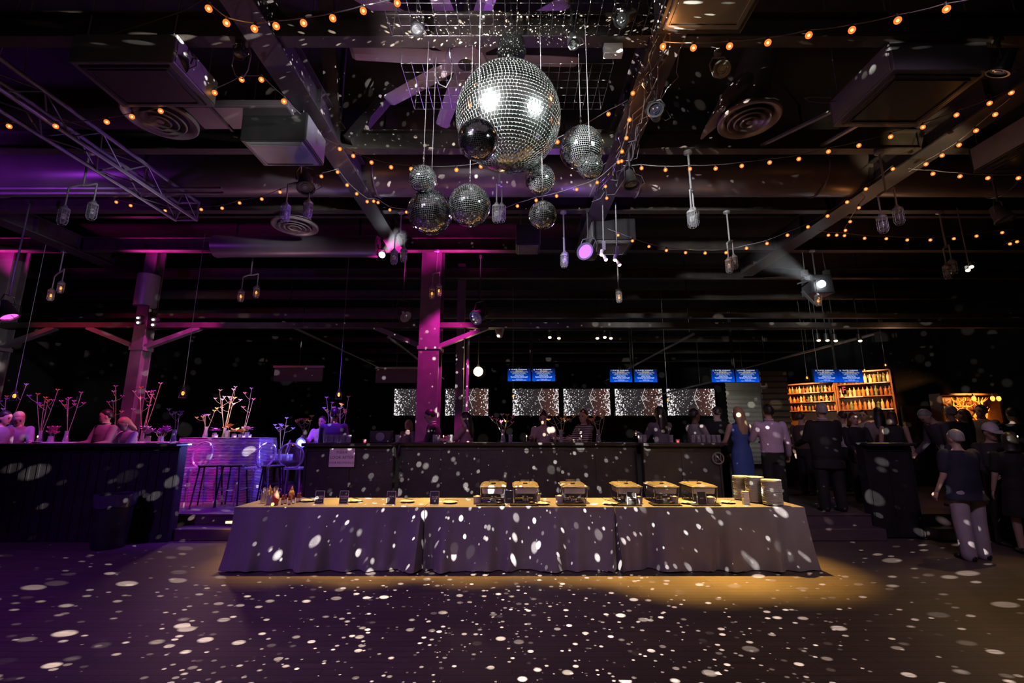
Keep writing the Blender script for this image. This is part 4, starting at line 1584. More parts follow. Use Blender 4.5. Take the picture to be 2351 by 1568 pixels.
    if sleeve != 'none':
        for sgn, (S, E, W), f in arms:
            if sleeve == 'long':
                limb(cl, [S, E, E.lerp(W, .97)], [.056 * bw ** .5, .044, .036], g * .8)
            else:
                limb(cl, [S, S.lerp(E, .72)], [.058 * bw ** .5, .052], g)
    if kind == 'dress':
        cl.loft([ellipse((0, 0, z), rx + g, ry + g, 22) for z, rx, ry in ((skirt, hipw * (1.25 if skirt > .3 else .95), .17 if skirt > .3 else .13), (skirt + .25, hipw * 1.12, .14), (.80, hipw * 1.06, .125), (.92, hipw * 1.0, .112))])
    cs = solid(cl, .018, 2)
    obj({'shirt': 'shirt', 'coat': 'jacket', 'dress': 'dress', 'tee': 'polo_shirt'}[kind], cs.xf(S_), mt, t, smooth='all', local=True)
    if collar:
        mb = MB().tube([HM @ V((.062 * math.cos(a), .058 * math.sin(a) + .006, 1.50 + .012 * math.sin(a))) for a in [2 * PI * k / 18 for k in range(18)]], .014, 6, closed=True)
        obj('collar', mb.xf(S_), cloth(collar), t, smooth='all', local=True)
    if kind != 'dress':
        tr = MB()
        tr.loft([ellipse((0, 0, z), rx + .014, ry + .014, 18, LM if z > .93 else None) for z, rx, ry in ((.79, hipw * .8, .10), (.86, hipw, .112), (.95, hipw, .115), (1.02, .15 * b, .108))])
        for sgn, (h, k, a) in legj:
            limb(tr, [h, k, a + V((0, 0, -.02))], [.085 * b ** .5, .07 * b ** .6, .06 * b ** .5], .013)
        obj('trousers', solid(tr, .02, 2).xf(S_), cloth(legs), t, smooth='all', local=True)
    for sgn, (h, k, a) in legj:
        sh = MB()
        limb(sh, [a + V((0, -.05, -.035)), a + V((0, .07, -.035)), a + V((0, .17, -.05))], [.040, .043, .032], .004)
        for i_, q in enumerate(sh.v):
            if q.z < .002:
                q.z = .002
        obj('shoe', sh.xf(S_), m_shoe, t, smooth='all', local=True)
    # hair
    hm = MB()
    if hair != 'bald':
        hm.loft([ellipse((0, yy, z0 + z), rx, ry, 18, HM) for z, rx, ry, yy in ((.075, .066, .06, -.045), (.10, .083, .083, -.026), (.14, .086, .096, -.014), (.18, .083, .099, -.008), (.215, .066, .082, -.006), (.242, .036, .048, -.006), (.254, .008, .012, -.006))])
        if hair in ('long', 'bob'):
            zl = -.26 if hair == 'long' else -.05
            hm.loft([ellipse((0, yy, z0 + z), rx, ry, 18, HM if z > -.03 else LM) for z, rx, ry, yy in ((zl, .07, .03, -.105), (zl * .6, .10, .045, -.095), (-.02, .102, .06, -.07), (.06, .098, .075, -.045), (.14, .088, .09, -.03), (.2, .07, .07, -.02))])
        if hair == 'bun':
            hm.ball(HM @ V((0, -.09, z0 + .22)), .05, 10, 8)
        obj('hair', solid(hm, .014, 2).xf(S_), HAIRC[hairc], t, smooth='all', local=True)
    if cap:
        mb = MB().loft([ellipse((0, yy + .002, z0 + z), rx, ry, 18, HM) for z, rx, ry, yy in ((.145, .092, .108, -.006), (.19, .09, .104, -.008), (.235, .066, .078, -.01), (.262, .02, .026, -.01), (.265, .004, .005, -.01))])
        mb.loft([[HM @ V((math.cos(a) * .085, .08 + math.sin(a) * .11, z0 + .15 + dz - .02 * math.sin(a))) for a in [PI * k / 10 for k in range(11)]] for dz in (0, .008)])
        obj('baseball_cap', mb.xf(S_), cloth(cap), t, smooth=True, local=True)
    return t


BLK, CHAR, NAVY, WHT, GRY = (.012, .012, .014), (.03, .028, .032), (.018, .02, .04), (.55, .52, .52), (.28, .26, .28)
P = person
hold = (35, 6, 75)
# behind the left half wall
P('woman lit violet at the far left edge, long hair, looking right', 10, 944, 8.3, -80, (.2, .16, .25), BLK, 'dark', 'long', female=True, nod=10)
P('long haired woman lit violet leaning over the table at the far left', 60, 944, 8.85, -130, (.18, .15, .22), BLK, 'blond', 'long', female=True, nod=22, lean=14, aL=hold, aR=hold)
P('man in a grey suit jacket lit magenta before the left column', 250, 941, 8.9, 165, (.24, .2, .22), CHAR, 'dark', 'short', kind='coat', turn=-30, nod=8, aL=(20, 8, 60), aR=(20, 8, 60), collar=WHT)
P('fair haired woman with bowed head right beside the suited man', 305, 957, 8.52, 160, (.42, .33, .36), BLK, 'blond', 'bob', female=True, nod=24, lean=10, aL=hold, aR=hold)
# behind the sign wall and the middle wall
P('man in a dark vest seen from the back, lit violet, above the sign', 769, 938, 9.2, 8, (.05, .045, .08), BLK, 'dark', 'short', aL=(15, 10, 40), aR=(15, 10, 40))
P('person in pale sleeves half hidden behind the man in the dark vest', 741, 956, 10.5, 175, (.5, .42, .5), BLK, 'brown', 'short', aL=hold, aR=hold)
P('small distant woman with fair wavy hair left of the magenta column', 938, 963, 11.2, 150, (.16, .1, .12), BLK, 'blond', 'long', female=True, H=1.62)
P('man in a dark suit with white collar in front of the magenta column', 991, 940, 9.2, 95, CHAR, BLK, 'dark', 'short', kind='coat', nod=14, lean=8, aL=(30, 5, 50), aR=(30, 5, 50), collar=WHT)
P('dark haired woman with pink lit bare arms right of the magenta column', 1072, 946, 8.8, 70, (.38, .2, .22), BLK, 'dark', 'long', female=True, sleeve='short', nod=12, aL=(40, 5, 60), aR=(40, 5, 60))
P('woman in a pale blouse before the third particle screen', 1248, 946, 9.3, 170, (.4, .28, .25), BLK, 'red', 'bun', female=True, nod=20, aL=hold, aR=hold)
P('woman in a black and white striped top before the fourth screen', 1340, 941, 8.98, 115, (.03, .028, .028), BLK, 'red', 'bob', female=True, stripes=(.6, .52, .45), nod=6, turn=30, aL=(30, 6, 70), aR=(30, 6, 70), b=1.15)
P('woman with long dark hair before the fifth screen, seen from behind', 1513, 934, 8.9, 20, (.13, .11, .14), BLK, 'dark', 'long', female=True, aL=hold, aR=hold)
P('man in a grey shirt in profile before the last particle screen', 1593, 939, 8.9, -75, (.24, .22, .24), CHAR, 'dark', 'short', aL=(25, 6, 60), aR=(25, 6, 60), skin=2)
P('man in black with a white collar right of the last particle screen', 1645, 934, 9.7, 10, BLK, BLK, 'dark', 'short', kind='coat', collar=WHT)
# right stairs and bar
P('woman with long fair hair in a long blue dress, seen from behind', 1693, 934, 8.55, 12, (.05, .10, .34), BLK, 'blond', 'long', female=True, kind='dress', sleeve='none', skirt=.06, aL=(20, 10, 40), aR=(20, 10, 40))
P('man in a lilac dress shirt and black trousers, seen from behind', 1762, 929, 8.2, -6, (.58, .44, .58), BLK, 'dark', 'short', aL=(30, 12, 70), aR=(5, 14, 25), b=1.08, collar=(.58, .44, .58))
P('broad man in a black coat seen from behind, right of the lilac shirt', 1884, 927, 8.3, -4, BLK, BLK, 'grey', 'short', kind='coat', b=1.42, belly=.05, collar=WHT, aL=(20, 14, 50), aR=(20, 14, 50))
P('man with a reddish face in profile left of the broad black coat', 1836, 946, 10.3, -70, (.1, .06, .05), BLK, 'brown', 'short', nod=5)
P('woman in a black top facing out, right of the broad black coat', 1957, 948, 9.4, 172, BLK, BLK, 'red', 'bob', female=True, aL=(20, 6, 40), aR=(20, 6, 40))
P('man in a white shirt seen from behind at the bottle shelves', 1932, 944, 10.9, 15, WHT, BLK, 'brown', 'short', kind='shirt')
P('man in a white shirt facing left near the bottle shelves', 1980, 942, 11.2, 130, (.4, .36, .34), BLK, 'dark', 'short', aL=(25, 6, 60))
P('woman with long dark hair and pale sleeves under the bottle shelves', 2013, 936, 10.2, -20, (.36, .3, .3), BLK, 'dark', 'long', female=True, kind='shirt')
P('fair woman in a dark dress with bare arms at the right bar ledge', 2045, 944, 9.6, -50, CHAR, BLK, 'brown', 'bob', female=True, sleeve='none', kind='dress', skirt=.5)
P('man in a purple lit dark suit bending forward to the left', 2132, 955, 8.75, 82, (.075, .06, .085), BLK, 'grey', 'short', kind='coat', lean=24, nod=22, aL=(20, 6, 30), aR=(30, 6, 40), H=1.86)
P('stout man in a navy polo and pale trousers standing on the dance floor', 2190, 986, 6.67, 4, NAVY, (.42, .35, .4), 'grey', 'short', base=0, b=1.5, kind='tee', sleeve='short', belly=.07, H=1.74, aL=(4, 10, 18), aR=(14, 10, 40), step=.03)
P('grey haired man seen from behind above the stout man in the polo', 2180, 932, 9.2, -10, CHAR, BLK, 'grey', 'short', kind='coat')
P('woman with long dark hair behind the stout man in the polo', 2209, 940, 9.7, 30, (.08, .06, .06), BLK, 'brown', 'long', female=True)
P('tall dark haired man before the glowing branch cabinet', 2250, 930, 9.9, 100, (.2, .16, .15), BLK, 'dark', 'short')
P('man in a pale baseball cap near the right edge', 2265, 962, 7.45, 165, (.04, .035, .04), BLK, 'dark', 'short', base=0, cap=(.8, .76, .82), H=1.84, nod=14, aL=(10, 8, 60), aR=(10, 8, 60))
P('woman in a black dress with bare legs at the right edge of the floor', 2312, 990, 6.95, -30, BLK, BLK, 'dark', 'bob', base=0, female=True, kind='dress', sleeve='short', skirt=.52, H=1.7)
P('man in a black jacket at the far right edge, behind the black dress', 2322, 936, 8.5, -15, BLK, BLK, 'dark', 'short', kind='coat', b=1.15)
# ------------------------------------------------------------------ columns
m_col = pm('column_paint', (.15, .12, .14), .45, .1, var=.25, vs=4, bump=.1)
XL1, XL2 = at(317, 850, 10.3).x, at(987, 850, 10.3).x


def column(name, x, y, w=.26, ztop=6.1):
    p = struct(name, MB().box((x, y, (PZ + ztop) / 2), (w * .14, w, ztop - PZ)).box((x, y - w / 2, (PZ + ztop) / 2), (w, .03, ztop - PZ)).box((x, y + w / 2, (PZ + ztop) / 2), (w, .03, ztop - PZ)), m_col)
    for s in (-1, 1):
        obj('brace', MB().bar((x + s * w * .3, y, 3.6), (x + s * 1.3, y, 4.07), .13, .10), m_col, p)
    obj('collar_band', MB().box((x, y, 3.56), (w + .06, w + .06, .08)), m_col, p)
    return p


cl1 = column('column_left', XL1, 10.3)
obj('sleeve', MB().tube([(XL1, 10.2, 4.55), (XL1, 10.2, 5.3)], .22, 20), lgrey, cl1, smooth=True)
column('column_middle', XL2, 10.3, .46)
column('column_far_left', at(-22, 850, 10.3).x, 10.3, .34)
xx = at(1008, 800, 10.9).x
struct('column_middle', MB().box((at(1056, 850, 11.5).x, 11.5, 3.2), (.2, .2, 5.7)), m_col)
t = thing('light_cluster_mount', 'cluster of small bright lamps on the left column', 'lamp cluster', at(336, 737, 9.95), 0)
for px, py in ((317, 730), (352, 734), (317, 741), (351, 746)):
    p = at(px, py, 9.95)
    h = obj('lamp_head', MB().lathe([(0, -.14), (.05, -.14), (.065, -.02), (.07, 0), (.06, .0), (0, -.02)], 14, p, rotto((.1, -1, -.3))), blackm, t, smooth=True)
    obj('lamp_lens', MB().ball(p + V((0, -.01, 0)), .026, 10, 8), glow('lens_pinkwhite_%d' % px + str(py), (1, .75, .7), 5), h, smooth=True)
# horizontal beam with the V braces
struct('ceiling_tie', MB().box((0, 10.3, 4.12), (29, .14, .12)), m_beam)
struct('ceiling_tie', MB().box((0, 11.9, 4.75), (29, .12, .12)), m_beam)

# camera dome and pipe
p = at(1147, 757, 10.6)
q = at(1075, 757, 10.6)
t = thing('camera_dome_mount', 'white dome camera on a bent pipe right of the magenta column', 'camera', p)
obj('dome_case', MB().lathe([(0, .12), (.1, .12), (.11, .1), (.11, .0), (.08, -.12), (.06, -.18), (0, -.2)], 20), white, t, smooth=True, local=True)
obj('pipe', MB().tube([p + V((0, 0, .05)), q, q + V((0, 0, -.04)), V((q.x - .0, 10.6, PZ))], .035, 10), lgrey, t, smooth=True)

# globe lamp
p = at(1098, 853, 11.8)
GLOBE = p
t = thing('pendant_globe_lamp', 'bright warm globe lamp right of the magenta column', 'globe lamp', p)
obj('globe', MB().ball((0, 0, 0), .125, 20, 14), glow('globe_warm', (1, .62, .22), 7), t, smooth=True, local=True)
obj('globe_cap', MB().lathe([(0, .18), (.03, .18), (.05, .12), (.0, .1)], 12), blackm, t, smooth=True, local=True)
obj('globe_rod', MB().tube([(0, 0, .17), (0, 0, 5.6 - p.z)], .012), blackm, t, local=True)

# ------------------------------------------------------------------ far screens
def screen_mat():
    m = bpy.data.materials.new('particle_screen')
    m.use_nodes = True
    nt = m.node_tree
    nt.nodes.remove(nt.nodes['Principled BSDF'])
    tc = nt.nodes.new('ShaderNodeTexCoord')

    def N(t, **kw):
        n = nt.nodes.new(t)
        for k, v in kw.items():
            setattr(n, k, v)
        return n

    def mth(op, a, b=None, clamp=False):
        n = N('ShaderNodeMath', operation=op, use_clamp=clamp)
        for i, x in enumerate((a, b)):
            if x is None:
                continue
            if isinstance(x, (int, float)):
                n.inputs[i].default_value = x
            else:
                nt.links.new(x, n.inputs[i])
        return n.outputs[0]
    sx = N('ShaderNodeSeparateXYZ')
    nt.links.new(tc.outputs['Object'], sx.inputs[0])
    edge = mth('ABSOLUTE', sx.outputs[0])
    edge = mth('MULTIPLY', mth('SUBTRACT', edge, .75), .9)
    edge = mth('MAXIMUM', edge, 0)
    tot = None
    for sc, off in ((8.5, 0), (14, 3.3)):
        mp = N('ShaderNodeMapping')
        mp.inputs['Scale'].default_value = (sc, 0, sc * .9)
        mp.inputs['Location'].default_value = (off, 0, off)
        nt.links.new(tc.outputs['Object'], mp.inputs[0])
        vo = N('ShaderNodeTexVoronoi')
        vo.inputs['Scale'].default_value = 1
        nt.links.new(mp.outputs[0], vo.inputs['Vector'])
        se = N('ShaderNodeSeparateColor')
        nt.links.new(vo.outputs['Color'], se.inputs[0])
        rad = mth('ADD', mth('MULTIPLY', se.outputs[0], .34), mth('MULTIPLY', edge, .55))
        d = mth('DIVIDE', mth('SUBTRACT', rad, vo.outputs['Distance']), .1, True)
        tot = d if tot is None else mth('MAXIMUM', tot, d)
    rmp = N('ShaderNodeMapRange')
    rmp.inputs['From Min'].default_value = .1
    rmp.inputs['From Max'].default_value = .9
    nt.links.new(sx.outputs[0], rmp.inputs['Value'])
    base = N('ShaderNodeMixRGB')
    base.inputs['Color1'].default_value = (.028, .022, .024, 1)
    base.inputs['Color2'].default_value = (.07, .026, .020, 1)
    nt.links.new(rmp.outputs['Result'], base.inputs['Fac'])
    mx = N('ShaderNodeMixRGB')
    mx.inputs['Color2'].default_value = (.92, .88, .9, 1)
    nt.links.new(base.outputs[0], mx.inputs['Color1'])
    nt.links.new(tot, mx.inputs['Fac'])
    e = N('ShaderNodeEmission')
    nt.links.new(mx.outputs[0], e.inputs['Color'])
    e.inputs['Strength'].default_value = 1.0
    nt.links.new(e.outputs[0], nt.nodes['Material Output'].inputs['Surface'])
    m.cycles.emission_sampling = 'NONE'
    return m


m_scr = screen_mat()
m_line = glow('screen_line', (.95, .85, .85), .9)
SY = 28.0
scr = [(904, 1010, 'particle screen farthest left, cut off by the magenta column'), (1022, 1121, 'particle screen right of the magenta column'),
       (1177, 1282, 'particle screen under the first pair of lane monitors'), (1295, 1399, 'particle screen in the middle of the far wall'),
       (1414, 1519, 'particle screen under the second pair of lane monitors'), (1534, 1639, 'particle screen farthest right on the far wall')]
for i, (a, b, l) in enumerate(scr):
    p0, p1 = at(a, 954, SY), at(b, 893, SY)
    c = (p0 + p1) / 2
    w_, h_ = p1.x - p0.x, p1.z - p0.z
    t = thing('wall_screen_tv', l, 'screen', c, 0, 'particle screens on the far wall')
    obj('display', MB().box((0, 0, 0), (w_, .05, h_)), m_scr, t, local=True)
    obj('bezel_frame', MB().box((0, .03, 0), (w_ + .12, .04, h_ + .12)), blackm, t, local=True)
    mb = MB()
    o = V((w_ * .1, -.03, h_ * .28))
    for u, v_ in (((0, 0), (-.12, -.35)), ((-.12, -.35), (.35, -.5)), ((-.12, -.35), (.12, -.95)), ((0, -.12), (.22, -.4)), ((.12, .28), (-.12, -.3)), ((.3, -.2), (.0, -.45))):
        mb.bar(o + V((u[0], 0, u[1] + .1)), o + V((v_[0], 0, v_[1] + .1)), .01, .018, up=(0, 0, 1))
    obj('star_lines', mb, m_line, t, local=True)

# lane monitors
def blue_mat():
    m = bpy.data.materials.new('blue_display')
    m.use_nodes = True
    nt = m.node_tree
    nt.nodes.remove(nt.nodes['Principled BSDF'])
    tc = nt.nodes.new('ShaderNodeTexCoord')
    sx = nt.nodes.new('ShaderNodeSeparateXYZ')
    nt.links.new(tc.outputs['Object'], sx.inputs[0])
    mr = nt.nodes.new('ShaderNodeMapRange')
    mr.inputs['From Min'].default_value = -.2
    mr.inputs['From Max'].default_value = .2
    nt.links.new(sx.outputs[2], mr.inputs['Value'])
    cr = nt.nodes.new('ShaderNodeValToRGB')
    cr.color_ramp.elements[0].color = (.0, .09, .78, 1)
    cr.color_ramp.elements[1].color = (.004, .006, .03, 1)
    k = cr.color_ramp.elements.new(.5)
    k.color = (.0, .03, .3, 1)
    nt.links.new(mr.outputs['Result'], cr.inputs['Fac'])
    e = nt.nodes.new('ShaderNodeEmission')
    nt.links.new(cr.outputs[0], e.inputs['Color'])
    nt.links.new(e.outputs[0], nt.nodes['Material Output'].inputs['Surface'])
    m.cycles.emission_sampling = 'NONE'
    return m


m_blue = blue_mat()
m_tw = glow('monitor_white_text', (.75, .85, 1), 1.0)
m_ty = glow('monitor_yellow_text', (.95, .8, .35), .9)
m_tc = glow('monitor_cyan_text', (.45, .72, .95), .9)
MY = 14.6
mon = [(1166, 1218, 846, 875), (1222, 1274, 846, 875), (1401, 1450, 848, 877), (1457, 1507, 848, 877), (1635, 1684, 848, 877), (1691, 1740, 848, 877), (1871, 1921, 848, 877), (1927, 1978, 848, 877)]
for i, (a, b, c_, d_) in enumerate(mon):
    p0, p1 = at(a, d_, MY), at(b, c_, MY)
    c = (p0 + p1) / 2
    w_, h_ = p1.x - p0.x, p1.z - p0.z
    n = str(9 + i)
    t = thing('lane_monitor_tv', 'blue lane monitor showing number ' + n + ' in its corner', 'monitor', c, 0, 'blue lane monitors')
    s_ = obj('display', MB().box((0, 0, 0), (w_, .04, h_)), m_blue, t, local=True)
    obj('bezel_frame', MB().box((0, .04, 0), (w_ + .03, .06, h_ + .03)), blackm, t, local=True)
    obj('ceiling_pole', MB().tube([(w_ / 2 * (1 if i % 2 == 0 else -1), .06, -.15), (w_ / 2 * (1 if i % 2 == 0 else -1), .06, 5.6 - c.z)], .025), blackm, t, local=True)

    def T(s, x, z, size, m, al='CENTER'):
        text('screen_text', s, size, m, Matrix.Translation(c + V((x, -.024, z))) @ Matrix.Rotation(PI / 2, 4, 'X'), t, al)
    T(n, -w_ * .42, h_ * .39, .062, m_tw)
    T('PLAYER WARNING', 0, h_ * .40, .058, m_tw)
    T('IMPORTANT', 0, h_ * .29, .042, m_ty)
    T('PLEASE READ BEFORE PLAYING', 0, h_ * .215, .04, m_ty)
    T('SHOES MUST BE WORN', 0, h_ * .13, .036, m_tc)
    T('KEEP OFF THE LANES AT ALL', 0, h_ * .06, .036, m_tc)
    T('TIMES AND STAY', 0, h_ * -.01, .036, m_tc)
    T('BEHIND THE LINE', 0, h_ * -.08, .036, m_tw)
    T('DO NOT CROSS THE FOUL LINE', 0, h_ * -.155, .038, m_tw)
    T('OR ENTER THE PLAYING AREA', 0, h_ * -.225, .038, m_tw)
    T('THANK YOU', 0, h_ * -.35, .036, m_tw)
    T('ENJOY YOUR GAME TODAY', 0, h_ * -.43, .036, m_tw)

# ceiling pipes over the lanes, running into depth
m_pipe = pm('lane_pipe', (.3, .28, .28), .4, .5)
for k, (x, z, y0, y1, l) in enumerate(((5.7, 4.7, 14, 29, 'grey pipe slanting down between the lane monitors'), (10.6, 4.5, 13, 22, 'long grey pipe slanting over the right lane monitors'),
                                       (-6.2, 4.6, 12, 26, 'long grey pipe slanting over the dark left seating'), (-3.6, 4.4, 13, 24, 'short grey pipe left of the magenta column'),
                                       (8.3, 3.7, 16, 28, 'low grey pipe left of the third pair of lane monitors'))):
    t = thing('ceiling_pipe_mount', l, 'pipe', (x, y0, z), 0, 'pipes over the lanes')
    obj('pipe', MB().tube([(x, y0, z), (x, y1, z)], .045, 8), m_pipe, t, smooth=True)
    mb = MB()
    for q in range(4):
        y = y0 + .3 + (y1 - y0 - .6) * q / 3
        mb = MB().tube([(x, y, z), (x, y, 7.28)], .012, 6)
        obj('hanger_rod', mb, blackm, t)
# little track spots over the lanes
for px, py, Y, g_ in ((1262, 774, 13, 'first cluster'), (1283, 776, 13, 'first cluster'), (1371, 776, 13, 'second cluster'), (1388, 774, 13, 'second cluster'), (1402, 776, 13, 'second cluster'),
                      (1878, 781, 13, 'right cluster'), (1898, 781, 13, 'right cluster'), (1917, 782, 13, 'right cluster'), (1973, 782, 13, 'right cluster')):
    p = at(px, py, Y)
    k = {1262: 'left one of the two above the first lane monitors', 1283: 'right one of the two above the first lane monitors', 1371: 'left one of the three above the second lane monitors',
         1388: 'middle one of the three above the second lane monitors', 1402: 'right one of the three above the second lane monitors', 1878: 'first of the four above the right lane monitors',
         1898: 'second of the four above the right lane monitors', 1917: 'third of the four above the right lane monitors', 1973: 'last of the four above the right lane monitors'}[px]
    t = thing('track_spotlight', 'tiny distant warm track lamp, ' + k, 'spotlight', p, 0, 'tiny track lamps over the lanes')
    obj('lamp_head', MB().lathe([(0, .22), (.06, .2), (.065, .02), (.06, 0), (.05, .03), (0, .05)], 12), blackm, t, smooth=True, local=True)
    obj('lamp_bulb', MB().ball((0, -.03, -.015), .05, 10, 8, (1, 1, .7)), glow('track_glow_%d' % px, (1, .66, .34), 4.0), t, smooth=True, local=True)
    obj('lamp_stem', MB().tube([(0, 0, .2), (0, 0, 5.6 - p.z)], .015, 6), blackm, t, local=True)
# grey projection screens, left
for a, b, c_, d_, Y, l in ((628, 742, 845, 876, 14, 'rolled up projection screen with a pale top edge, left'), (862, 958, 848, 879, 15, 'dim grey projection screen left of the magenta column')):
    p0, p1 = at(a, d_, Y), at(b, c_, Y)
    t = thing('projection_screen_mount', l, 'projection screen', (p0 + p1) / 2)
    obj('sheet', MB().box((p0 + p1) / 2, (p1.x - p0.x, .03, p1.z - p0.z)), pm('dim_sheet_%d' % a, (.12, .1, .14), .7), t)
    obj('top_case', MB().box(((p0.x + p1.x) / 2, Y, p1.z + .04), (p1.x - p0.x + .06, .1, .07)), lgrey, t)
    obj('hanger_rod', MB().tube([((p0.x + p1.x) / 2, Y, p1.z), ((p0.x + p1.x) / 2, Y, 5.6)], .02), blackm, t)

# ------------------------------------------------------------------ bar at the right: corrugated wall, bottle shelves
m_corr = pm('corrugated_sheet', (.42, .41, .37), .45, .4, var=.1)
p0, p1 = at(1672, 962, 17), at(1752, 866, 17)
mb = MB()
rows = []
z = p0.z - 1.6
k = 0
while z < p1.z:
    off = .03 * math.sin(k * PI / 2)
    rows.append([V((p0.x, 17 + off, z)), V((p1.x, 17 + off, z))])
    z += .04
    k += 1
mb.grid(rows)
w1 = struct('wall_corrugated', mb, m_corr, smooth='all')
m_slat = pm('brown_slat_wood', (.07, .04, .025), .5, var=.3, vs=8, stretch=(.3, 1, 4))
p0, p1 = at(1756, 962, 15.6), at(1806, 862, 15.6)
pw = struct('wall_slatted', MB().box(((p0.x + p1.x) / 2, 15.7, 1.9), (p1.x - p0.x, .08, 3.4)), m_pan)
for k in range(16):
    obj('slat', MB().box(((p0.x + p1.x) / 2, 15.62, PZ + .3 + .2 * k), (p1.x - p0.x, .05, .14)), m_slat, pw)

m_shelf = pm('bar_shelf_wood', (.16, .075, .035), .45, var=.3, vs=7, stretch=(.3, 1, 4))
m_back = pm('bar_back_wood', (.12, .05, .022), .5, var=.35, vs=5, stretch=(4, 4, .4))
m_stripglow = glow('shelf_glow', (1, .55, .22), 1.6)
A = at(1815, 930, 18.6)
B = at(2060, 930, 15.9)
A.z = B.z = 0
d = (B - A).normalized()
nrm = V((-d.y, d.x, 0))
if nrm.y > 0:
    nrm = -nrm
LEN = (B - A).length
rotz = math.atan2(d.y, d.x)
RS = Matrix.Rotation(rotz, 3, 'Z')
bays = [(0.0, .50, [at(1870, q, 18).z for q in (944, 924, 903)], at(1870, 882, 18).z), (.52, 1.0, [at(2000, q, 16.6).z for q in (941, 911, 882)], at(2000, 855, 16.6).z)]
BOT = []
GLS = [pm('amber_bottle', (.5, .2, .05), .12, coat=.5), pm('clear_bottle', (.55, .45, .32), .1, coat=.5), pm('green_bottle', (.12, .16, .06), .12, coat=.5), pm('brown_bottle', (.18, .07, .03), .12, coat=.5)]
profs = [[(0, 0), (.042, 0), (.045, .01), (.045, .19), (.03, .23), (.015, .26), (.014, .33), (0, .33)], [(0, 0), (.05, 0), (.052, .01), (.05, .15), (.02, .2), (.016, .28), (.02, .29), (0, .3)],
         [(0, 0), (.035, 0), (.038, .01), (.038, .22), (.014, .28), (.013, .36), (0, .36)], [(0, 0), (.055, 0), (.03, .12), (.055, .2), (.02, .24), (.018, .3), (0, .31)]]
protos = []
bn = ['left', 'right']
SHELFLIGHTS = []
for bi, (u0, u1, zs, ztop) in enumerate(bays):
    a, b = A + d * LEN * u0, A + d * LEN * u1
    mid = (a + b) / 2
    L = (b - a).length
    t = thing('bottle_shelf', ['warm lit back bar shelving, its left bay', 'warm lit back bar shelving, taller right bay'][bi], 'shelving', (mid.x, mid.y, PZ), 0)
    obj('back_panel', MB().box((mid.x, mid.y, (PZ + ztop) / 2), (L, .04, ztop - PZ), RS), m_back, t)
    for q in (a, b):
        obj('side_panel', MB().box(V((q.x, q.y, (PZ + ztop) / 2)) + nrm * .14, (.05, .32, ztop - PZ), RS), m_shelf, t)
    obj('top_panel', MB().box(V((mid.x, mid.y, ztop)) + nrm * .14, (L, .32, .05), RS), m_shelf, t)
    for z in zs:
        s_ = obj('shelf_board', MB().box(V((mid.x, mid.y, z)) + nrm * .15, (L - .05, .26, .035), RS), m_shelf, t)
        obj('glow_strip', MB().box(V((mid.x, mid.y, z)) + nrm * .285 + d * R.uniform(-.3, .3) * L, (L * .34, .01, .03), RS), m_stripglow, s_)
        SHELFLIGHTS.append(V((mid.x, mid.y, z + .38)) + nrm * .2)
        n = int(L / .13)
        for k in range(n):
            pos = a + d * (L * (k + .7) / (n + .4)) + nrm * R.uniform(.10, .2)
            ty = R.randrange(4)
            g = R.randrange(4)
            key = (ty, g)
            fnd = [o for kk, o in protos if kk == key]
            if fnd:
                o = fnd[0].copy()
                COL.objects.link(o)
            else:
                o = obj('liquor_bottle', MB().lathe(profs[ty], 12), GLS[g], None, smooth=True)
                protos.append((key, o))
            o.location = (pos.x, pos.y, z + .0185)
            o.scale = (.95, .95, .82) if bi == 0 else (1.1, 1.1, 1.05)
            lv = {0: 'lowest visible', 1: 'middle', 2: 'top'}[zs.index(z)]
            tag(o, ['amber', 'pale', 'green', 'brown'][g] + [' straight', ' rounded', ' slim', ' waisted'][ty] + ' liquor bottle on the ' + lv + ' shelf, ' + bn[bi] + ' bay', 'bottle', 'liquor bottles, ' + lv + ' shelf of the ' + bn[bi] + ' bay')
# red letter sign
p = at(1937, 896, 13.6)
t = thing('red_letter_sign', 'small red letter between the two shelf bays', 'sign', p)
obj('sign_plate', MB().box((0, 0, 0), (.13, .02, .24)), blackm, t, local=True)
text('letter', 'F', .26, glow('red_letter', (1, .08, .06), 1.6), Matrix.Translation(p + V((0, -.015, 0))) @ Matrix.Rotation(PI / 2, 4, 'X'), t)
# bar counter before the shelves
t = thing('bar_counter', 'dark bar counter in front of the bottle shelves', 'bar counter', (9.2, 12.0, PZ))
obj('counter_front', MB().box((9.2, 12.0, PZ + .52), (5.2, .5, 1.04)), m_pan, t)
obj('counter_top', MB().box((9.2, 11.95, PZ + 1.07), (5.4, .7, .06)), m_led, t, bevel=.012)

# glowing branch cabinet at the far right
p = at(2235, 938, 12.4)
t = thing('branch_display_cabinet', 'glowing amber cabinet with antler-like branches at the far right', 'cabinet', (p.x, 12.6, PZ))
w_, h_ = wid(134, p), wid(66, p)
obj('cabinet_back', MB().box((p.x, 12.75, p.z), (w_, .05, h_)), m_back, t)
for s in (-1, 1):
    obj('cabinet_side', MB().box((p.x + s * w_ / 2, 12.6, p.z), (.05, .34, h_ + .05)), m_shelf, t)
obj('cabinet_shelf', MB().box((p.x, 12.6, p.z - h_ / 2), (w_, .34, .05)).box((p.x, 12.6, p.z + h_ / 2), (w_, .34, .05)), m_shelf, t)
obj('cabinet_base', MB().box((p.x, 12.62, (PZ + p.z - h_ / 2) / 2), (w_, .3, p.z - h_ / 2 - PZ - .04)), m_pan, t)
m_branch = pm('golden_branch', (.6, .28, .08), .35, .3)
CABP = p
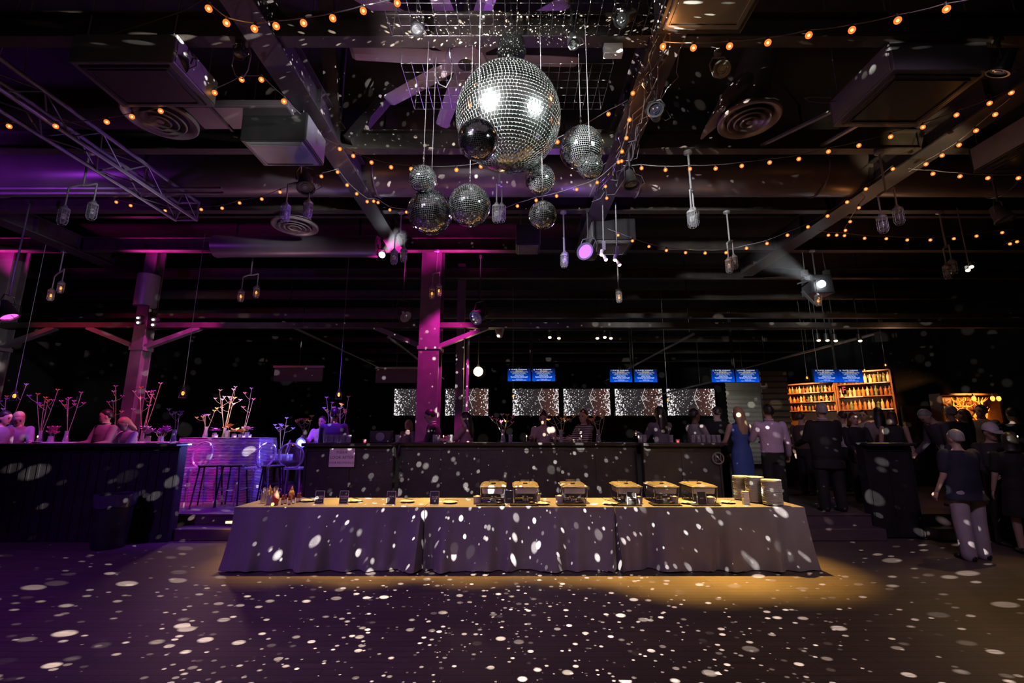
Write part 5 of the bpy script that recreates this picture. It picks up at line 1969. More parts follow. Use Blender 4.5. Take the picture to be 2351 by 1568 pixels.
for k in range(11):
    bx = p.x + R.uniform(-.42, .3) * w_
    pts = [V((bx, 12.5, p.z - h_ * .45))]
    for q in range(5):
        pts.append(pts[-1] + V((R.uniform(-.13, .13), R.uniform(-.02, .02), h_ * .17)))
    br = obj('branch', MB().tube(pts, [.03, .027, .024, .02, .014, .006], 6), m_branch, t, smooth=True)
    mb = MB()
    for q in (1, 2, 3, 4):
        e = pts[q] + V((R.choice((-1, 1)) * R.uniform(.08, .2), R.uniform(-.05, .02), R.uniform(.05, .14)))
        mb = MB().tube([pts[q], pts[q].lerp(e, .6) + V((0, 0, -.02)), e], [.018, .014, .005], 5)
        obj('twig', mb, m_branch, br, smooth=True)
for px, py in ((2236, 915), (2279, 915), (2293, 915)):
    q = at(px, py, 12.3)
    t2 = thing('cabinet_bulb', 'small amber bulb ' + {2236: 'among the glowing branches', 2279: 'inner of the pair right of the branches', 2293: 'outer of the pair right of the branches'}[px], 'bulb', q, 0, 'bulbs of the branch cabinet')
    obj('bulb_glass', MB().ball((0, 0, 0), .05, 12, 8, (1, 1, 1.4)), amber, t2, smooth=True, local=True)
    obj('bulb_socket', MB().lathe([(0, .13), (.03, .13), (.03, .06), (0, .05)], 10), blackm, t2, smooth=True, local=True)
# framed doorway panel between bar and cabinet
p0, p1 = at(2082, 1010, 13), at(2150, 934, 13)
t = thing('framed_mirror', 'dark framed panel with a pale top edge right of the bottle shelves', 'mirror', (p0 + p1) / 2)
mb = MB()
cx_, cz_ = (p0.x + p1.x) / 2, (p0.z + p1.z) / 2
obj('frame_bar', MB().box((cx_, 13, p1.z), (p1.x - p0.x, .06, .05)).box((cx_, 13, p0.z), (p1.x - p0.x, .06, .05)).box((p0.x, 13, cz_), (.05, .06, p1.z - p0.z)).box((p1.x, 13, cz_), (.05, .06, p1.z - p0.z)), m_slat, t)
obj('mirror_glass', MB().box((cx_, 13.03, cz_), (p1.x - p0.x, .02, p1.z - p0.z)), pm('dim_mirror', (.2, .12, .09), .15, .9), t)

# ------------------------------------------------------------------ things on the ledges
LZ = 1.527
m_flame = glow('candle_flame', (1, .6, .2), 9)
m_wax = pm('candle_wax', (.75, .6, .4), .5)
for px, Y, l in ((85, 7.72, 'thin candle in a shallow dish on the left half wall'), (1018, 8.3, 'thin candle on the middle ledge, right of the magenta column'), (1209, 8.3, 'thin candle on the middle ledge, below the third screen'),
                 (1335, 8.3, 'thin candle on the middle ledge, before the striped top'), (2338, 8.05, 'thin candle on the right ledge at the edge')):
    p = at(px, 1010, Y)
    p.z = LZ
    t = thing('candle', l, 'candle', p, 0, 'candles on the ledges')
    obj('dish', MB().lathe([(0, 0), (.035, 0), (.06, .012), (.06, .016), (.03, .006), (0, .006)], 16), steel, t, smooth=True, local=True)
    obj('wax_stick', MB().lathe([(0, .005), (.008, .005), (.007, .09), (0, .092)], 8), m_wax, t, smooth=True, local=True)
    obj('flame', MB().ball((0, 0, .105), .008, 8, 6, (1, 1, 2.2)), m_flame, t, smooth=True, local=True)
m_glassware = clearglass('drinking_glass', (.92, .9, .95), .35)
GP = [(.028, 0), (.034, .005), (.04, .13), (.038, .13), (.032, .012), (0, .008)]
GL = None


def glass(px, py, Y, label, group, z=LZ):
    global GL
    p = at(px, py, Y)
    p.z = z
    if GL is None:
        GL = obj('tumbler', MB().lathe([(0, 0)] + GP, 14), m_glassware, None, smooth=True)
        o = GL
    else:
        o = GL.copy()
        COL.objects.link(o)
    o.location = p
    tag(o, label, 'glass', group)
    return o


for k in range(9):
    glass(748 + 6.6 * k, 1012, 7.95 + .06 * (k % 2), 'drinking glass in the cluster on the ledge above the paper sign', 'glasses above the paper sign')
for k in range(11):
    glass(1592 + 5.8 * k, 1012, 7.95 + .06 * (k % 2), 'drinking glass in the row on the ledge left of the blue dress', 'glasses left of the blue dress')
for px, Y, l in ((912, 8.0, 'lone tumbler left of the distant fair woman'), (998, 8.3, 'first tumbler left of the candle by the column'), (1006, 8.33, 'second tumbler left of the candle by the column'),
                 (1034, 8.3, 'tumbler right of the candle by the column'), (1470, 8.0, 'tall tumbler before the woman with long dark hair'), (1480, 8.03, 'tumbler right of the tall tumbler, before long dark hair'),
                 (1541, 8.0, 'lone tumbler left of the red ledge lamp'), (1172, 8.3, 'lone tumbler near the vase on the middle ledge')):
    glass(px, 1012, Y, l, 'tumblers along the ledge')
# dark speaker box, red ledge lamps, napkin
p = at(880, 1000, 8.1)
t = thing('speaker_box', 'dark square speaker box on the ledge right of the paper sign', 'speaker', (p.x, 8.0, LZ))
obj('box_case', MB().box((0, 0, .1), (.36, .16, .2)), blackm, t, local=True, bevel=.01)
obj('speaker_cone', MB().lathe([(0, .0), (.03, .0), (.07, -.015), (.075, .0), (.075, .015), (0, .015)], 18, (0, -.078, .1), rotto((0, -1, 0))), greyp, t, smooth=True, local=True)
for px, Y, l in ((838, 7.98, 'glowing red lamp on the ledge right of the glass cluster'), (1556, 7.98, 'glowing red lamp on the ledge before the grey shirt')):
    p = at(px, 1010, Y)
    p.z = LZ
    t = thing('ledge_lamp', l, 'lamp', p, 0, 'red lamps on the ledge')
    obj('lamp_jar', MB().lathe([(0, 0), (.03, 0), (.035, .06), (.03, .06), (.026, .01), (0, .008)], 14), m_glassware, t, smooth=True, local=True)
    obj('lamp_glow', MB().ball((0, 0, .022), .018, 10, 8), glow('red_glow_%d' % px, (1, .08, .06), 5), t, smooth=True, local=True)

# tall flowers (kangaroo paw style) in vases
m_stem = pm('flower_stem', (.28, .24, .14), .6)
m_bud = {'pink': pm('petal_pink', (.6, .16, .3), .5), 'orange': pm('petal_orange', (.7, .3, .06), .5), 'yellow': pm('petal_yellow', (.72, .55, .15), .5), 'white': pm('petal_white', (.6, .55, .58), .5), 'purple': pm('petal_purple', (.4, .12, .5), .5)}


def tall_flowers(px, pytop, Y, zbase, n, col, label, spread=.12):
    p = at(px, pytop, Y)
    h = p.z - zbase
    t = thing('flower_vase', label, 'flowers', (p.x, Y, zbase), 0, 'tall stemmed flowers in vases')
    obj('vase', MB().lathe([(0, 0), (.045, 0), (.05, .02), (.035, .1), (.03, .2), (.036, .22), (.03, .22), (.026, .1), (0, .03)], 14), m_glassware, t, smooth=True, local=True)
    for k in range(n):
        a = R.uniform(0, 6.28)
        a = a if n < 3 else 2 * PI * (k + .3) / n
        tip = V((math.cos(a) * spread * 1.5 * R.uniform(.4, 1), math.sin(a) * spread * .6, h * (1 if k == 0 else R.uniform(.72, .96))))
        base = V((R.uniform(-.012, .012), R.uniform(-.012, .012), .05))
        pts = [base.lerp(tip, q) + V((math.sin(q * 3 + k) * .015, 0, 0)) for q in (0, .3, .6, .85, 1)]
        st = obj('stem', MB().tube(pts, .0055, 5), m_stem, t, smooth=True, local=True)
        br = [(tip, V((R.uniform(-.2, .2), 0, 1)))]
        for sd_ in (-1, 1)[:1 + (R.random() < .6)]:
            m0 = pts[2].lerp(pts[3], R.random())
            e = m0 + V((sd_ * R.uniform(.07, .17), R.uniform(-.04, .04), R.uniform(.05, .14)))
            obj('side_stem', MB().tube([m0, m0.lerp(e, .6) - V((0, 0, .015)), e], .004, 5), m_stem, st, smooth=True, local=True)
            br.append((e, V((R.uniform(-.4, .4), 0, 1))))
        for e, dr in br:
            mb = MB()
            for q in range(7):
                aa = 2 * PI * q / 7
                f = (V((math.cos(aa), math.sin(aa) * .6, .45)) + dr * .3).normalized()
                mb.tube([e, e + f * .03 + V((0, 0, .006)), e + f * .055], [.005, .006, .002], 5)
            obj('flower_head', mb, m_bud[col if R.random() < .7 else R.choice(list(m_bud))], st, smooth=True, local=True)


# high tables behind the left half wall
m_linen = cloth_mat('lilac_linen', (.42, .36, .45), .7, .2)


def high_table(x0, x1, y, label, z=1.5):
    t = thing('high_table', label, 'table', ((x0 + x1) / 2, y, PZ), 0, 'high dining tables')
    obj('table_top', MB().box(((x0 + x1) / 2, y, z - .02), (x1 - x0, .62, .04)), m_linen, t, bevel=.008)
    for sx in (x0 + .08, x1 - .08):
        for sy in (y - .24, y + .24):
            obj('leg', MB().tube([(sx, sy, PZ), (sx, sy, z - .04)], .02, 6), blackm, t)


xa, xb = at(5, 1005, 9.25).x, at(210, 1005, 9.25).x
high_table(xa, xb, 9.3, 'high linen covered table behind the left half wall, at the left edge')
xa2, xb2 = at(240, 1005, 9.25).x, at(392, 1005, 9.25).x
high_table(xa2, xb2, 9.5, 'high linen covered table behind the suited man')
for px, top_, n, col, l in ((32, 884, 3, 'purple', 'tall violet flowers at the far left, behind the amber pendant'), (112, 897, 4, 'orange', 'branching tall orange flowers left of the suited man'),
                            (170, 903, 3, 'pink', 'two tall pink flower stems right of the branching ones'), (345, 882, 5, 'white', 'tallest flower bunch right of the left column'),
                            (282, 890, 2, 'purple', 'single tall violet flower left of the left column')):
    tall_flowers(px, top_, 9.25, 1.502, n, col, l, .16)
for px, col, l in ((120, 'pink', 'low bunch of pink blooms behind the left half wall'), (342, 'white', 'low bunch of pale blooms right of the fair haired woman'), (372, 'purple', 'low bunch of violet blooms farthest right behind the left wall'), (22, 'yellow', 'low yellowish bouquet at the far left')):
    p = at(px, 990, 9.15)
    t = thing('low_bouquet', l, 'flowers', (p.x, 9.15, 1.502), 0, 'low bouquets')
    obj('vase', MB().lathe([(0, 0), (.05, 0), (.055, .02), (.045, .1), (.05, .12), (.04, .12), (.04, .02), (0, .02)], 14), m_glassware, t, smooth=True, local=True)
    for k in range(8):
        a = R.uniform(0, 6.28)
        r_ = R.uniform(.02, .12)
        q = V((r_ * math.cos(a), r_ * math.sin(a) * .7, R.uniform(.15, .27)))
        mb = MB()
        for e in range(6):
            aa = 2 * PI * e / 6
            f = V((math.cos(aa), math.sin(aa), .8)).normalized()
            sd = f.cross(V((0, 0, 1))).normalized()
            mb.add([q, q + f * .05 - sd * .038, q + f * .10, q + f * .05 + sd * .038], [(0, 1, 2, 3)])
        obj('bloom', mb, m_bud[col], t, local=True)
        obj('stalk', MB().tube([(0, 0, .05), q * .7, q], .004, 5), m_stem, t, local=True)

# ------------------------------------------------------------------ draped cocktail table and clear chairs
def irid():
    m = pm('iridescent_cloth', (.40, .32, .46), .28, .55)
    nt = m.node_tree
    b = nt.nodes['Principled BSDF']
    tc = nt.nodes.new('ShaderNodeTexCoord')
    wv = nt.nodes.new('ShaderNodeTexWave')
    wv.bands_direction = 'Z'
    wv.inputs['Scale'].default_value = 11
    wv.inputs['Distortion'].default_value = 2.5
    wv.inputs['Detail'].default_value = 3
    n = nt.nodes.new('ShaderNodeTexNoise')
    n.inputs['Scale'].default_value = 5
    mx = nt.nodes.new('ShaderNodeMixRGB')
    mx.inputs['Color1'].default_value = (.06, .05, .1, 1)
    mx.inputs['Color2'].default_value = (.8, .7, .85, 1)
    nt.links.new(tc.outputs['Object'], wv.inputs['Vector'])
    nt.links.new(tc.outputs['Object'], n.inputs['Vector'])
    nt.links.new(wv.outputs['Fac'], mx.inputs['Fac'])
    nt.links.new(mx.outputs[0], b.inputs['Base Color'])
    bp = nt.nodes.new('ShaderNodeBump')
    bp.inputs['Strength'].default_value = .6
    bp.inputs['Distance'].default_value = .05
    nt.links.new(n.outputs['Fac'], bp.inputs['Height'])
    nt.links.new(bp.outputs['Normal'], b.inputs['Normal'])
    return m


m_irid = irid()
TX0, TX1 = at(432, 1005, 9.6).x, at(611, 1005, 9.6).x
TZH = at(500, 1005, 9.5).z


def drape(x0, x1, y0, y1, z, zb, seed):
    rr = random.Random(seed)
    per = []
    for k in range(60):
        per.append((x0 + (x1 - x0) * k / 60, y0, 0, -1))
    for k in range(30):
        per.append((x1, y0 + (y1 - y0) * k / 30, 1, 0))
    for k in range(60):
        per.append((x1 - (x1 - x0) * k / 60, y1, 0, 1))
    for k in range(30):
        per.append((x0, y1 - (y1 - y0) * k / 30, -1, 0))
    N = len(per)
    ph = [rr.uniform(0, 6.28) for _ in range(4)]
    rows = []
    for t in (0, .02, .08, .2, .35, .5, .65, .8, .92, 1):
        row = []
        for i, (x, y, nx, ny) in enumerate(per):
            u = 2 * PI * i / N
            f = math.sin(22 * u + ph[0] + t) * .6 + math.sin(37 * u + ph[1]) * .4 + math.sin(9 * u + ph[2]) * .6
            e = min(abs(x - x0), abs(x - x1)) + min(abs(y - y0), abs(y - y1))
            c = max(0, 1 - e / .25)
            o = t * (.06 + .03 * f + .10 * c)
            row.append(V((x + nx * o + (0.10 * c * t * (1 if x > (x0 + x1) / 2 else -1) if ny else 0), y + ny * o, z - t * (z - zb - .004))))
        rows.append(row)
    mb = MB().grid(rows, closed=True)
    mb.f.append(tuple(range(N)))
    mb.mi.append(0)
    return mb


t = thing('cocktail_table', 'tall cocktail table hidden under the shimmering violet cloth', 'table', ((TX0 + TX1) / 2, 9.7, PZ))
obj('table_top', MB().box(((TX0 + TX1) / 2, 9.7, TZH - .03), (TX1 - TX0 - .05, .66, .04)), blackm, t)
for sx in (TX0 + .15, TX1 - .15):
    obj('leg', MB().tube([(sx, 9.7, PZ), (sx, 9.7, TZH - .05)], .03, 8), blackm, t)
o = obj('shimmer_tablecloth', drape(TX0, TX1, 9.36, 10.04, TZH, PZ, 3), m_irid, None, smooth='all')
tag(o, 'shimmering violet cloth draped to the floor over the tall cocktail table', 'tablecloth')

m_acr = clearglass('clear_acrylic', (.85, .8, .92), .30, .08)
m_rim = clearglass('clear_acrylic_rim', (.9, .85, .95), .7, .12)


def ghost_chair(x, y, z, rz, label, seat=.47):
    t = thing('clear_chair', label, 'chair', (x, y, z), rz, 'clear round backed chairs')
    obj('seat', MB().loft([ellipse((0, 0, seat - .02), .20, .20, 20, None, .8), ellipse((0, 0, seat + .01), .21, .21, 20, None, .8)]), m_acr, t, smooth=True, local=True)
    M = Matrix.Translation((0, -.2, seat + .24)) @ Matrix.Rotation(math.radians(100), 4, 'X')
    rows = []
    for q in range(5):
        r = .02 + .2 * q / 4
        rows.append([M @ V((r * math.cos(a), r * 1.05 * math.sin(a), .03 * (r / .22) ** 2)) for a in [2 * PI * k / 24 for k in range(24)]])
    obj('backrest', MB().grid(rows, closed=True), m_acr, t, smooth=True, local=True)
    mb = MB().tube([M @ V((.225 * math.cos(a), .235 * math.sin(a), .03)) for a in [2 * PI * k / 28 for k in range(28)]], .017, 8, closed=True)
    obj('back_rim', mb, m_rim, t, smooth=True, local=True)
    for sx in (-1, 1):
        obj('back_post', MB().tube([(sx * .12, -.2, seat), (sx * .13, -.2, seat + .08)], .016, 8), m_acr, t, smooth=True, local=True)
        for sy in (-1, 1):
            obj('leg', MB().tube([(sx * .16, sy * .16, seat - .01), (sx * .19, sy * .2, .0)], [.018, .012], 8), m_acr, t, smooth=True, local=True)


def cpos(px, Y):
    return at(px, 1000, Y).x


ghost_chair(cpos(446, 8.85), 8.85, PZ, 2.9, 'clear round backed bar chair left of the shimmering cloth', .68)
ghost_chair(cpos(592, 8.9), 8.9, PZ, 1.3, 'clear round backed bar chair seen edge-on at the cloth', .68)
ghost_chair(cpos(637, 10.35), 10.35, PZ, 1.9, 'clear round backed chair turned away behind the dark side table', .68)
ghost_chair(cpos(681, 9.1), 9.1, PZ, .15, 'clear round backed chair glowing blue-white by the half wall', .66)


def bar_stool(x, y, rz, label):
    t = thing('bar_stool', label, 'bar stool', (x, y, PZ), rz, 'dark bar stools at the shimmering table')
    h = .74
    obj('seat', MB().loft([ellipse((0, 0, h - .03), .19, .19, 18, None, .6), ellipse((0, 0, h), .2, .2, 18, None, .6)]), m_led, t, smooth=True, local=True)
    for sx in (-1, 1):
        for sy in (-1, 1):
            obj('leg', MB().tube([(sx * .14, sy * .14, h - .02), (sx * .2, sy * .2, 0)], .014, 8), blackm, t, smooth=True, local=True)
    mb = MB().tube([(-.178, -.178, .3), (.178, -.178, .3), (.178, .178, .3), (-.178, .178, .3)], .01, 6, closed=True)
    obj('foot_rail', mb, lgrey, t, local=True)


bar_stool(cpos(548, 8.85), 8.85, .1, 'dark bar stool right before the shimmering cloth')
bar_stool(cpos(634, 8.65), 8.65, .6, 'dark bar stool at the right end of the shimmering cloth')
bar_stool(cpos(493, 8.8), 8.8, .3, 'dark bar stool at the pink lit side of the shimmering cloth')
# dark side table between cloth and half wall
xs0, xs1 = cpos(624, 9.7), cpos(676, 9.7)
t = thing('side_table', 'dark side table with glassware right of the shimmering cloth', 'table', ((xs0 + xs1) / 2, 9.75, PZ))
zt = at(640, 1058, 9.6).z
obj('table_top', MB().box(((xs0 + xs1) / 2, 9.75, zt - .02), (xs1 - xs0 + .1, .5, .04)), m_led, t, bevel=.006)
obj('lower_shelf', MB().box(((xs0 + xs1) / 2, 9.75, zt - .45), (xs1 - xs0, .45, .03)), m_led, t)
for sx in (xs0, xs1):
    for sy in (9.55, 9.95):
        obj('leg', MB().box((sx, sy, (PZ + zt) / 2 - .02), (.04, .04, zt - PZ - .04)), blackm, t)
for k in range(6):
    glass(628 + 8 * k, 1050, 9.65 + .08 * (k % 2), 'glass on the dark side table right of the shimmering cloth', 'glasses on the side table', zt + .002)
# table-top decor on the shimmering table
for px, top_, n, col, l in ((528, 890, 5, 'white', 'tall branching flowers on the shimmering table'), (568, 893, 2, 'pink', 'slim pink flower pair right on the shimmering table'), (478, 945, 3, 'yellow', 'shorter dark leafed flowers at the left of the shimmering table')):
    tall_flowers(px, top_, 9.75, TZH + .004, n, col, l, .15)
for px, z_, col, l in ((492, .14, 'purple', 'dark violet orchid in a bowl on the shimmering table'), (522, .2, 'orange', 'orange bloom high in a glass on the shimmering table'), (537, .12, 'yellow', 'yellow ruffled bloom in the middle of the shimmering table'),
                       (552, .10, 'orange', 'small orange bloom right of the yellow one'), (567, .16, 'pink', 'large pink orchid at the right of the shimmering table')):
    p = at(px, 1000, 9.6)
    t = thing('flower_glass', l, 'flowers', (p.x, 9.6, TZH + .004), 0, 'blooms in glasses on the shimmering table')
    obj('glass_vase', MB().lathe([(0, 0), (.04, 0), (.045, .01), (.042, z_ * .7), (.038, z_ * .7), (.036, .015), (0, .012)], 14), m_glassware, t, smooth=True, local=True)
    obj('stalk', MB().tube([(0, 0, .02), (.01, 0, z_)], .004, 5), m_stem, t, local=True)
    mb = MB()
    for k in range(9):
        aa = 2 * PI * k / 9 + R.uniform(-.2, .2)
        f = V((math.cos(aa), math.sin(aa), R.uniform(-.1, .9))).normalized()
        sd = f.cross(V((0, 0, 1))).normalized()
        q = V((.01, 0, z_))
        mb.add([q, q + f * .08 - sd * .05 + V((0, 0, .015)), q + f * .13, q + f * .08 + sd * .05 + V((0, 0, .015))], [(0, 1, 2, 3)])
    obj('bloom', mb, m_bud[col], t, local=True)
m_votive = glow('votive_light', (1, .72, .75), 2.5)
for px, l in ((497, 'votive light below the violet orchid'), (540, 'votive light in the middle of the shimmering table'), (560, 'votive light right of the middle of the shimmering table'), (574, 'votive light at the right of the shimmering table')):
    p = at(px, 1000, 9.45)
    t = thing('votive_candle', l, 'candle', (p.x, 9.45, TZH + .004), 0, 'votive lights on the shimmering table')
    obj('votive_glass', MB().lathe([(0, 0), (.028, 0), (.032, .06), (.029, .06), (.025, .01), (0, .008)], 14), m_glassware, t, smooth=True, local=True)
    obj('votive_flame', MB().lathe([(0, .009), (.022, .009), (.022, .03), (0, .034)], 12), m_votive, t, smooth=True, local=True)
LEDGE = LZ
fx = (at(762, 915, 9.85).x + at(787, 913, 9.85).x) / 2
for px, top_, Y, n, col, zb, l in ((406, 950, 7.78, 2, 'white', LEDGE, 'two slim pale flower stems at the end of the left half wall'), (650, 962, 9.8, 3, 'white', zt + .002, 'dim pale flowers behind the clear chairs'), (703, 958, 8.02, 3, 'yellow', LEDGE, 'yellow flowers beside the glowing clear chair'),
                                   (762, 915, 9.85, 2, 'pink', 1.41, 'tall pink stem left of the man in the dark vest'), (787, 913, 9.85, 3, 'orange', 1.41, 'branching orange flowers right of the man in the dark vest'),
                                   (1155, 955, 8.34, 4, 'pink', LEDGE, 'small pink flowers left of the third particle screen'), (1287, 952, 8.34, 3, 'orange', LEDGE, 'orange flowers between the pale blouse and striped top'), (1372, 950, 8.34, 4, 'yellow', LEDGE, 'yellowish flowers right of the striped top')):
    tall_flowers(px, top_, Y, zb, n, col, l, .10)
t = thing('round_high_table', 'small round high table behind the man in the dark vest', 'table', (fx, 9.85, PZ))
obj('table_top', MB().lathe([(0, 1.01), (.3, 1.01), (.31, 1.03), (.3, 1.048), (0, 1.048)], 20), m_led, t, smooth=True, local=True)
obj('pedestal', MB().lathe([(0, 0), (.22, 0), (.22, .02), (.03, .05), (.03, 1.01), (0, 1.01)], 14), blackm, t, smooth=True, local=True)

# blue-white uplight behind the clear chair
p = at(690, 1017, 9.55)
BLUEP = p
t = thing('stand_uplight', 'glaring blue-white uplight behind the clear chair by the half wall', 'uplight', (p.x, 9.55, PZ))
obj('light_can', MB().lathe([(0, -.1), (.06, -.1), (.1, -.02), (.11, .0), (.095, .0), (0, -.02)], 18, p, rotto((-.1, -1, -.05))), blackm, t, smooth=True)
obj('light_lens', MB().lathe([(0, -.004), (.09, -.006)], 18, p, rotto((-.1, -1, -.05))), glow('blue_white_lens', (.35, .42, 1), 7), t, smooth=True)
obj('stand_pole', MB().tube([(p.x, 9.6, PZ + .02), (p.x, 9.6, p.z - .06)], .018, 8), blackm, t)
obj('stand_base', MB().lathe([(0, 0), (.16, 0), (.16, .02), (0, .03)], 18, (p.x, 9.6, PZ + .001)), blackm, t, smooth=True)
# ------------------------------------------------------------------ light
def lamp(kind, name, loc, energy, col, size=.1, aim=None, spot=None, blend=.3, shape=None):
    l = bpy.data.lights.new(name, kind)
    l.energy = energy
    l.color = col
    if kind in ('POINT', 'SPOT'):
        l.shadow_soft_size = size
    if kind == 'AREA':
        l.size = size
        if shape:
            l.shape = 'RECTANGLE'
            l.size_y = shape
    if spot:
        l.spot_size = math.radians(spot)
        l.spot_blend = blend
    o = bpy.data.objects.new(name, l)
    COL.objects.link(o)
    o.location = loc
    if aim is not None:
        o.rotation_euler = (V(aim) - V(loc)).to_track_quat('-Z', 'Y').to_euler()
    return o


def gobo(name, loc, energy, layers, lo, hi, col=(1, .95, .82)):
    """Point lamp whose beam pattern is broken into round flecks (mirror-ball light), limited to elevations lo..hi."""
    o = lamp('POINT', name, loc, energy, (1, 1, 1), 0.0)
    l = o.data
    l.use_nodes = True
    nt = l.node_tree
    em = nt.nodes['Emission']
    tc = nt.nodes.new('ShaderNodeTexCoord')

    def math_(op, a, b=None, c=None, clamp=False):
        n = nt.nodes.new('ShaderNodeMath')
        n.operation = op
        n.use_clamp = clamp
        for i, x in enumerate((a, b, c)):
            if x is None:
                continue
            if isinstance(x, (int, float)):
                n.inputs[i].default_value = x
            else:
                nt.links.new(x, n.inputs[i])
        return n.outputs[0]
    nrm = tc.outputs['Normal']
    tot = None
    for sc, r0, r1, gain, off in layers:
        mp = nt.nodes.new('ShaderNodeMapping')
        mp.inputs['Scale'].default_value = (sc,) * 3
        mp.inputs['Location'].default_value = (off, off * 1.7, off * .3)
        nt.links.new(nrm, mp.inputs['Vector'])
        vo = nt.nodes.new('ShaderNodeTexVoronoi')
        vo.inputs['Scale'].default_value = 1
        nt.links.new(mp.outputs[0], vo.inputs['Vector'])
        se = nt.nodes.new('ShaderNodeSeparateColor')
        nt.links.new(vo.outputs['Color'], se.inputs[0])
        rad = math_('MULTIPLY_ADD', se.outputs[0], r1 - r0, r0)
        d = math_('SUBTRACT', rad, vo.outputs['Distance'])
        msk = math_('DIVIDE', d, .08, clamp=True)
        br = math_('POWER', se.outputs[1], 1.6)
        br = math_('MULTIPLY', br, gain)
        v = math_('MULTIPLY', msk, br)
        tot = v if tot is None else math_('ADD', tot, v)
    sx = nt.nodes.new('ShaderNodeSeparateXYZ')
    nt.links.new(nrm, sx.inputs[0])
    z = sx.outputs[2]
    a = math_('DIVIDE', math_('SUBTRACT', z, lo), .06, clamp=True)
    b = math_('DIVIDE', math_('SUBTRACT', hi, z), .06, clamp=True)
    tot = math_('MULTIPLY', tot, math_('MULTIPLY', a, b))
    nt.links.new(tot, em.inputs['Strength'])
    em.inputs['Color'].default_value = (*col, 1)
    return o


LAY = [(19, .08, .31, 1.0, .3), (30, .07, .30, .9, 4.1), (46, .06, .28, .75, 9.7)]
gobo('mirror_flecks_down', (BALL.x, BALL.y, 3.3), 11000, LAY, -1.2, .16)
gobo('mirror_flecks_up', (BALL.x - .05, 3.28, 5.02), 5000, LAY, .10, 1.2)

# lamps on the mirror balls, from behind and right of the camera
lamp('SPOT', 'ball_key', (-3.0, -.6, 4.7), 8000, (1, 1, 1), .42, BALL, 21, .6)
lamp('SPOT', 'ball_fill', (4.0, .8, 4.3), 3600, (.95, 1, 1), .32, BALL, 21, .7)
lamp('SPOT', 'beam_left', SPOTA + (BALL - SPOTA).normalized() * .15, 900, (.9, .95, 1), .05, BALL, 12, .3)
lamp('SPOT', 'beam_right', SPOTB + (BALL - SPOTB).normalized() * .3, 900, (.9, .95, 1), .05, BALL, 12, .3)

# warm lamps over the buffet
WARM = (1, .55, .09)
for x, p in ((-3.1, .5), (-1.9, 1.0), (-.6, 1.0), (.7, 1.1), (2.0, 1.2), (2.95, 1.0)):
    lamp('SPOT', 'buffet_warm', (x, 7.25, 4.95), 3000 * p, WARM, .04, (x + .1, 6.54 if x > 1 else 6.80, .76), 33 if x > 1 else 29, .8)
lamp('SPOT', 'far_right_warm', at(2226, 616, 7.3), 170, (1, .6, .2), .05, (6.5, 4.5, 0), 60, .6)

# purple and magenta wash
lamp('SPOT', 'purple_wash_left', (-7.5, 2.2, 5.0), 520, (.40, .07, 1), .12, (-5.2, 5.2, 0), 80, .9)
lamp('SPOT', 'purple_wash_cloth', VIO + V((-.2, -.3, 0)), 260, (.5, .14, 1), .1, (-2.5, 4.5, 4.5), 110, .7)
lamp('SPOT', 'purple_duct', (-8.4, 5.0, 4.6), 90, (.45, .05, 1), .1, (-8.0, 7, 5.9), 110, .8)
lamp('SPOT', 'front_wash', (-2.5, -1.5, 5.2), 720, (.68, .36, .9), .3, (-.9, 6.0, .3), 46, .9)
lamp('SPOT', 'front_wash_right', (3.5, -1.0, 5.2), 420, (1, .66, .58), .3, (2.2, 5.6, .3), 46, .9)
lamp('AREA', 'room_soft', (0, 1.0, 7.0), 16, (.95, .75, .8), 8, (0, 5, 0))
for q in (at(525, 40, 3.3), at(1530, 95, 3.7), at(1440, 290, 5.0), at(800, 380, 5.9), at(1660, 570, 7.3), at(1960, 500, 7.2), at(2200, 320, 5.0)):
    lamp('POINT', 'bulb_warmth', q - V((0, .12, .14)), 1.6, (1, .36, .1), .05)
lamp('SPOT', 'girder_tan', (5.0, 4.2, 3.6), 300, (1, .75, .42), .05, (5.75, 5.75, 5.6), 24, .6)
lamp('SPOT', 'fan_soft', (-.9, 2.9, 4.6), 130, (1, .78, .92), .1, hub, 56, .6)
CAGE = at(697, 500, 5.8)
lamp('SPOT', 'violet_cage', (-.9, 6.2, 4.3), 160, (.3, .1, 1), .05, CAGE, 9, .5)

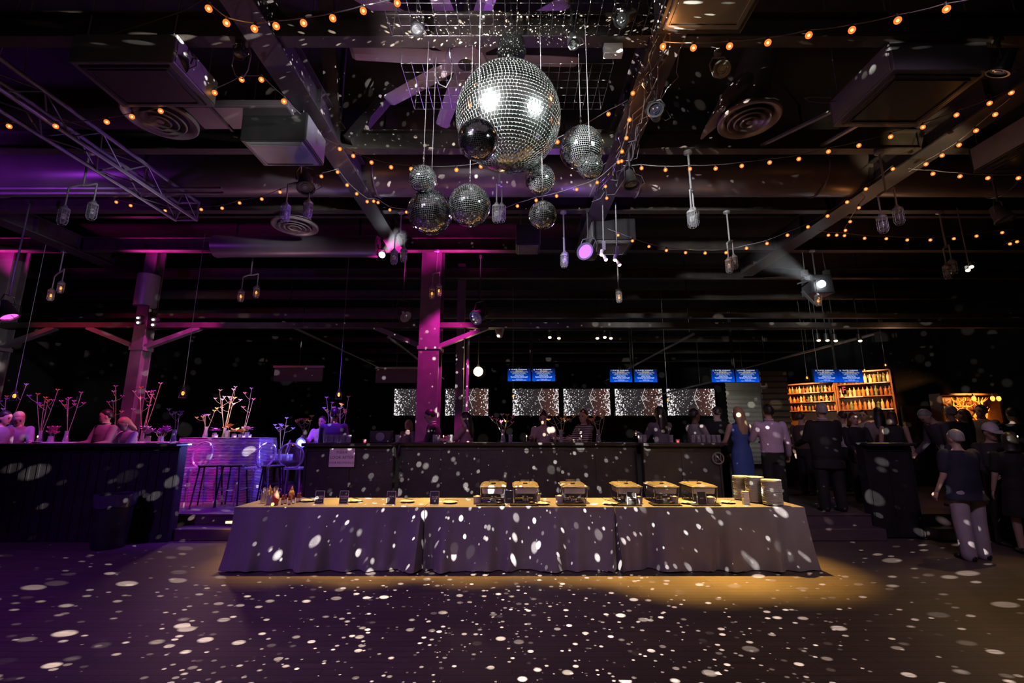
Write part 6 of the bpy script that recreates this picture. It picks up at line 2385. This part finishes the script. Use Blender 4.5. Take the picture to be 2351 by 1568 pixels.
# back bar, branch cabinet, lounge
for p in SHELFLIGHTS[1::3]:
    lamp('SPOT', 'shelf_warm', p + nrm * 1.3 + V((0, 0, .9)), 700, (1, .42, .12), .1, p - V((0, 0, .25)), 84, .8)
lamp('SPOT', 'branch_warm', CABP + V((.1, -.7, .5)), 330, (1, .42, .1), .08, CABP + V((0, .2, -.05)), 80, .7)
lamp('POINT', 'bar_people_warm', (8.8, 10.2, 3.8), 22, (1, .6, .35), .2)
lamp('POINT', 'globe_light', GLOBE + V((0, -.2, 0)), 20, (1, .72, .35), .12)
lamp('POINT', 'step_amber', STEP + V((0, -.06, 0)), .8, (1, .5, .12), .03)
MAG = (1, .03, .55)
lamp('SPOT', 'magenta_left_column', (XL1 + 2.2, 9.6, 5.0), 500, MAG, .08, (XL1, 10.2, 2.6), 60, .6)
lamp('SPOT', 'magenta_people_left', (XL1 + 2.4, 7.6, 5.0), 520, (1, .08, .5), .08, (XL1 + .3, 8.7, 1.8), 45, .6)
lamp('SPOT', 'magenta_middle_column', (XL2 + .9, 9.3, 5.2), 800, MAG, .08, (XL2 + .1, 10.2, 2.4), 60, .5)
for x in (XL1 - 3, XL1 + .6, XL2 - .9, XL2 + .6):
    lamp('SPOT', 'magenta_ceiling', (x, 9.3, 4.75), 420, MAG, .08, (x + .4, 9.9, 7.2), 100, .8)
lamp('SPOT', 'red_left', (-11.2, 8.6, 4.6), 60, (1, .05, .12), .08, (-10, 10.3, 4.2), 70, .7)
lamp('SPOT', 'violet_lounge', (-3.2, 8.3, 4.6), 1300, (.22, .03, 1), .1, (-5.2, 9.4, 1.0), 60, .7)
lamp('SPOT', 'pink_lounge', (-8.0, 8.2, 4.6), 1700, (1, .03, .6), .1, (-6.5, 9.4, 1.0), 26, .7)
lamp('SPOT', 'violet_far_left', (-8.5, 7.0, 4.8), 600, (.28, .12, 1), .1, (-9.6, 8.8, 1.7), 50, .7)
lamp('POINT', 'blue_chair_glow', BLUEP + V((0, -.12, 0)), 34, (.2, .22, 1), .05)
lamp('POINT', 'table_decor_fill', ((TX0 + TX1) / 2, 9.35, TZH + .5), 40, (1, .55, .5), .1)  # added lamp above the table to brighten the blooms, no fixture here
lamp('POINT', 'violet_spill', VIO + V((-.15, -.3, 0)), 12, (.35, .12, 1), .1)
lamp('SPOT', 'guests_soft', (3.5, 1.5, 5.6), 420, (.8, .55, .85), .3, (5.0, 8.0, 1.4), 50, .8)
lamp('SPOT', 'plate_fill', (4.6, 1.2, 4.4), 170, (1, .66, .56), .2, (3.3, 6.3, .9), 22, .8)
lamp('POINT', 'corrugated_fill', (7.6, 15.6, 3.4), 16, (1, .95, .8), .2)
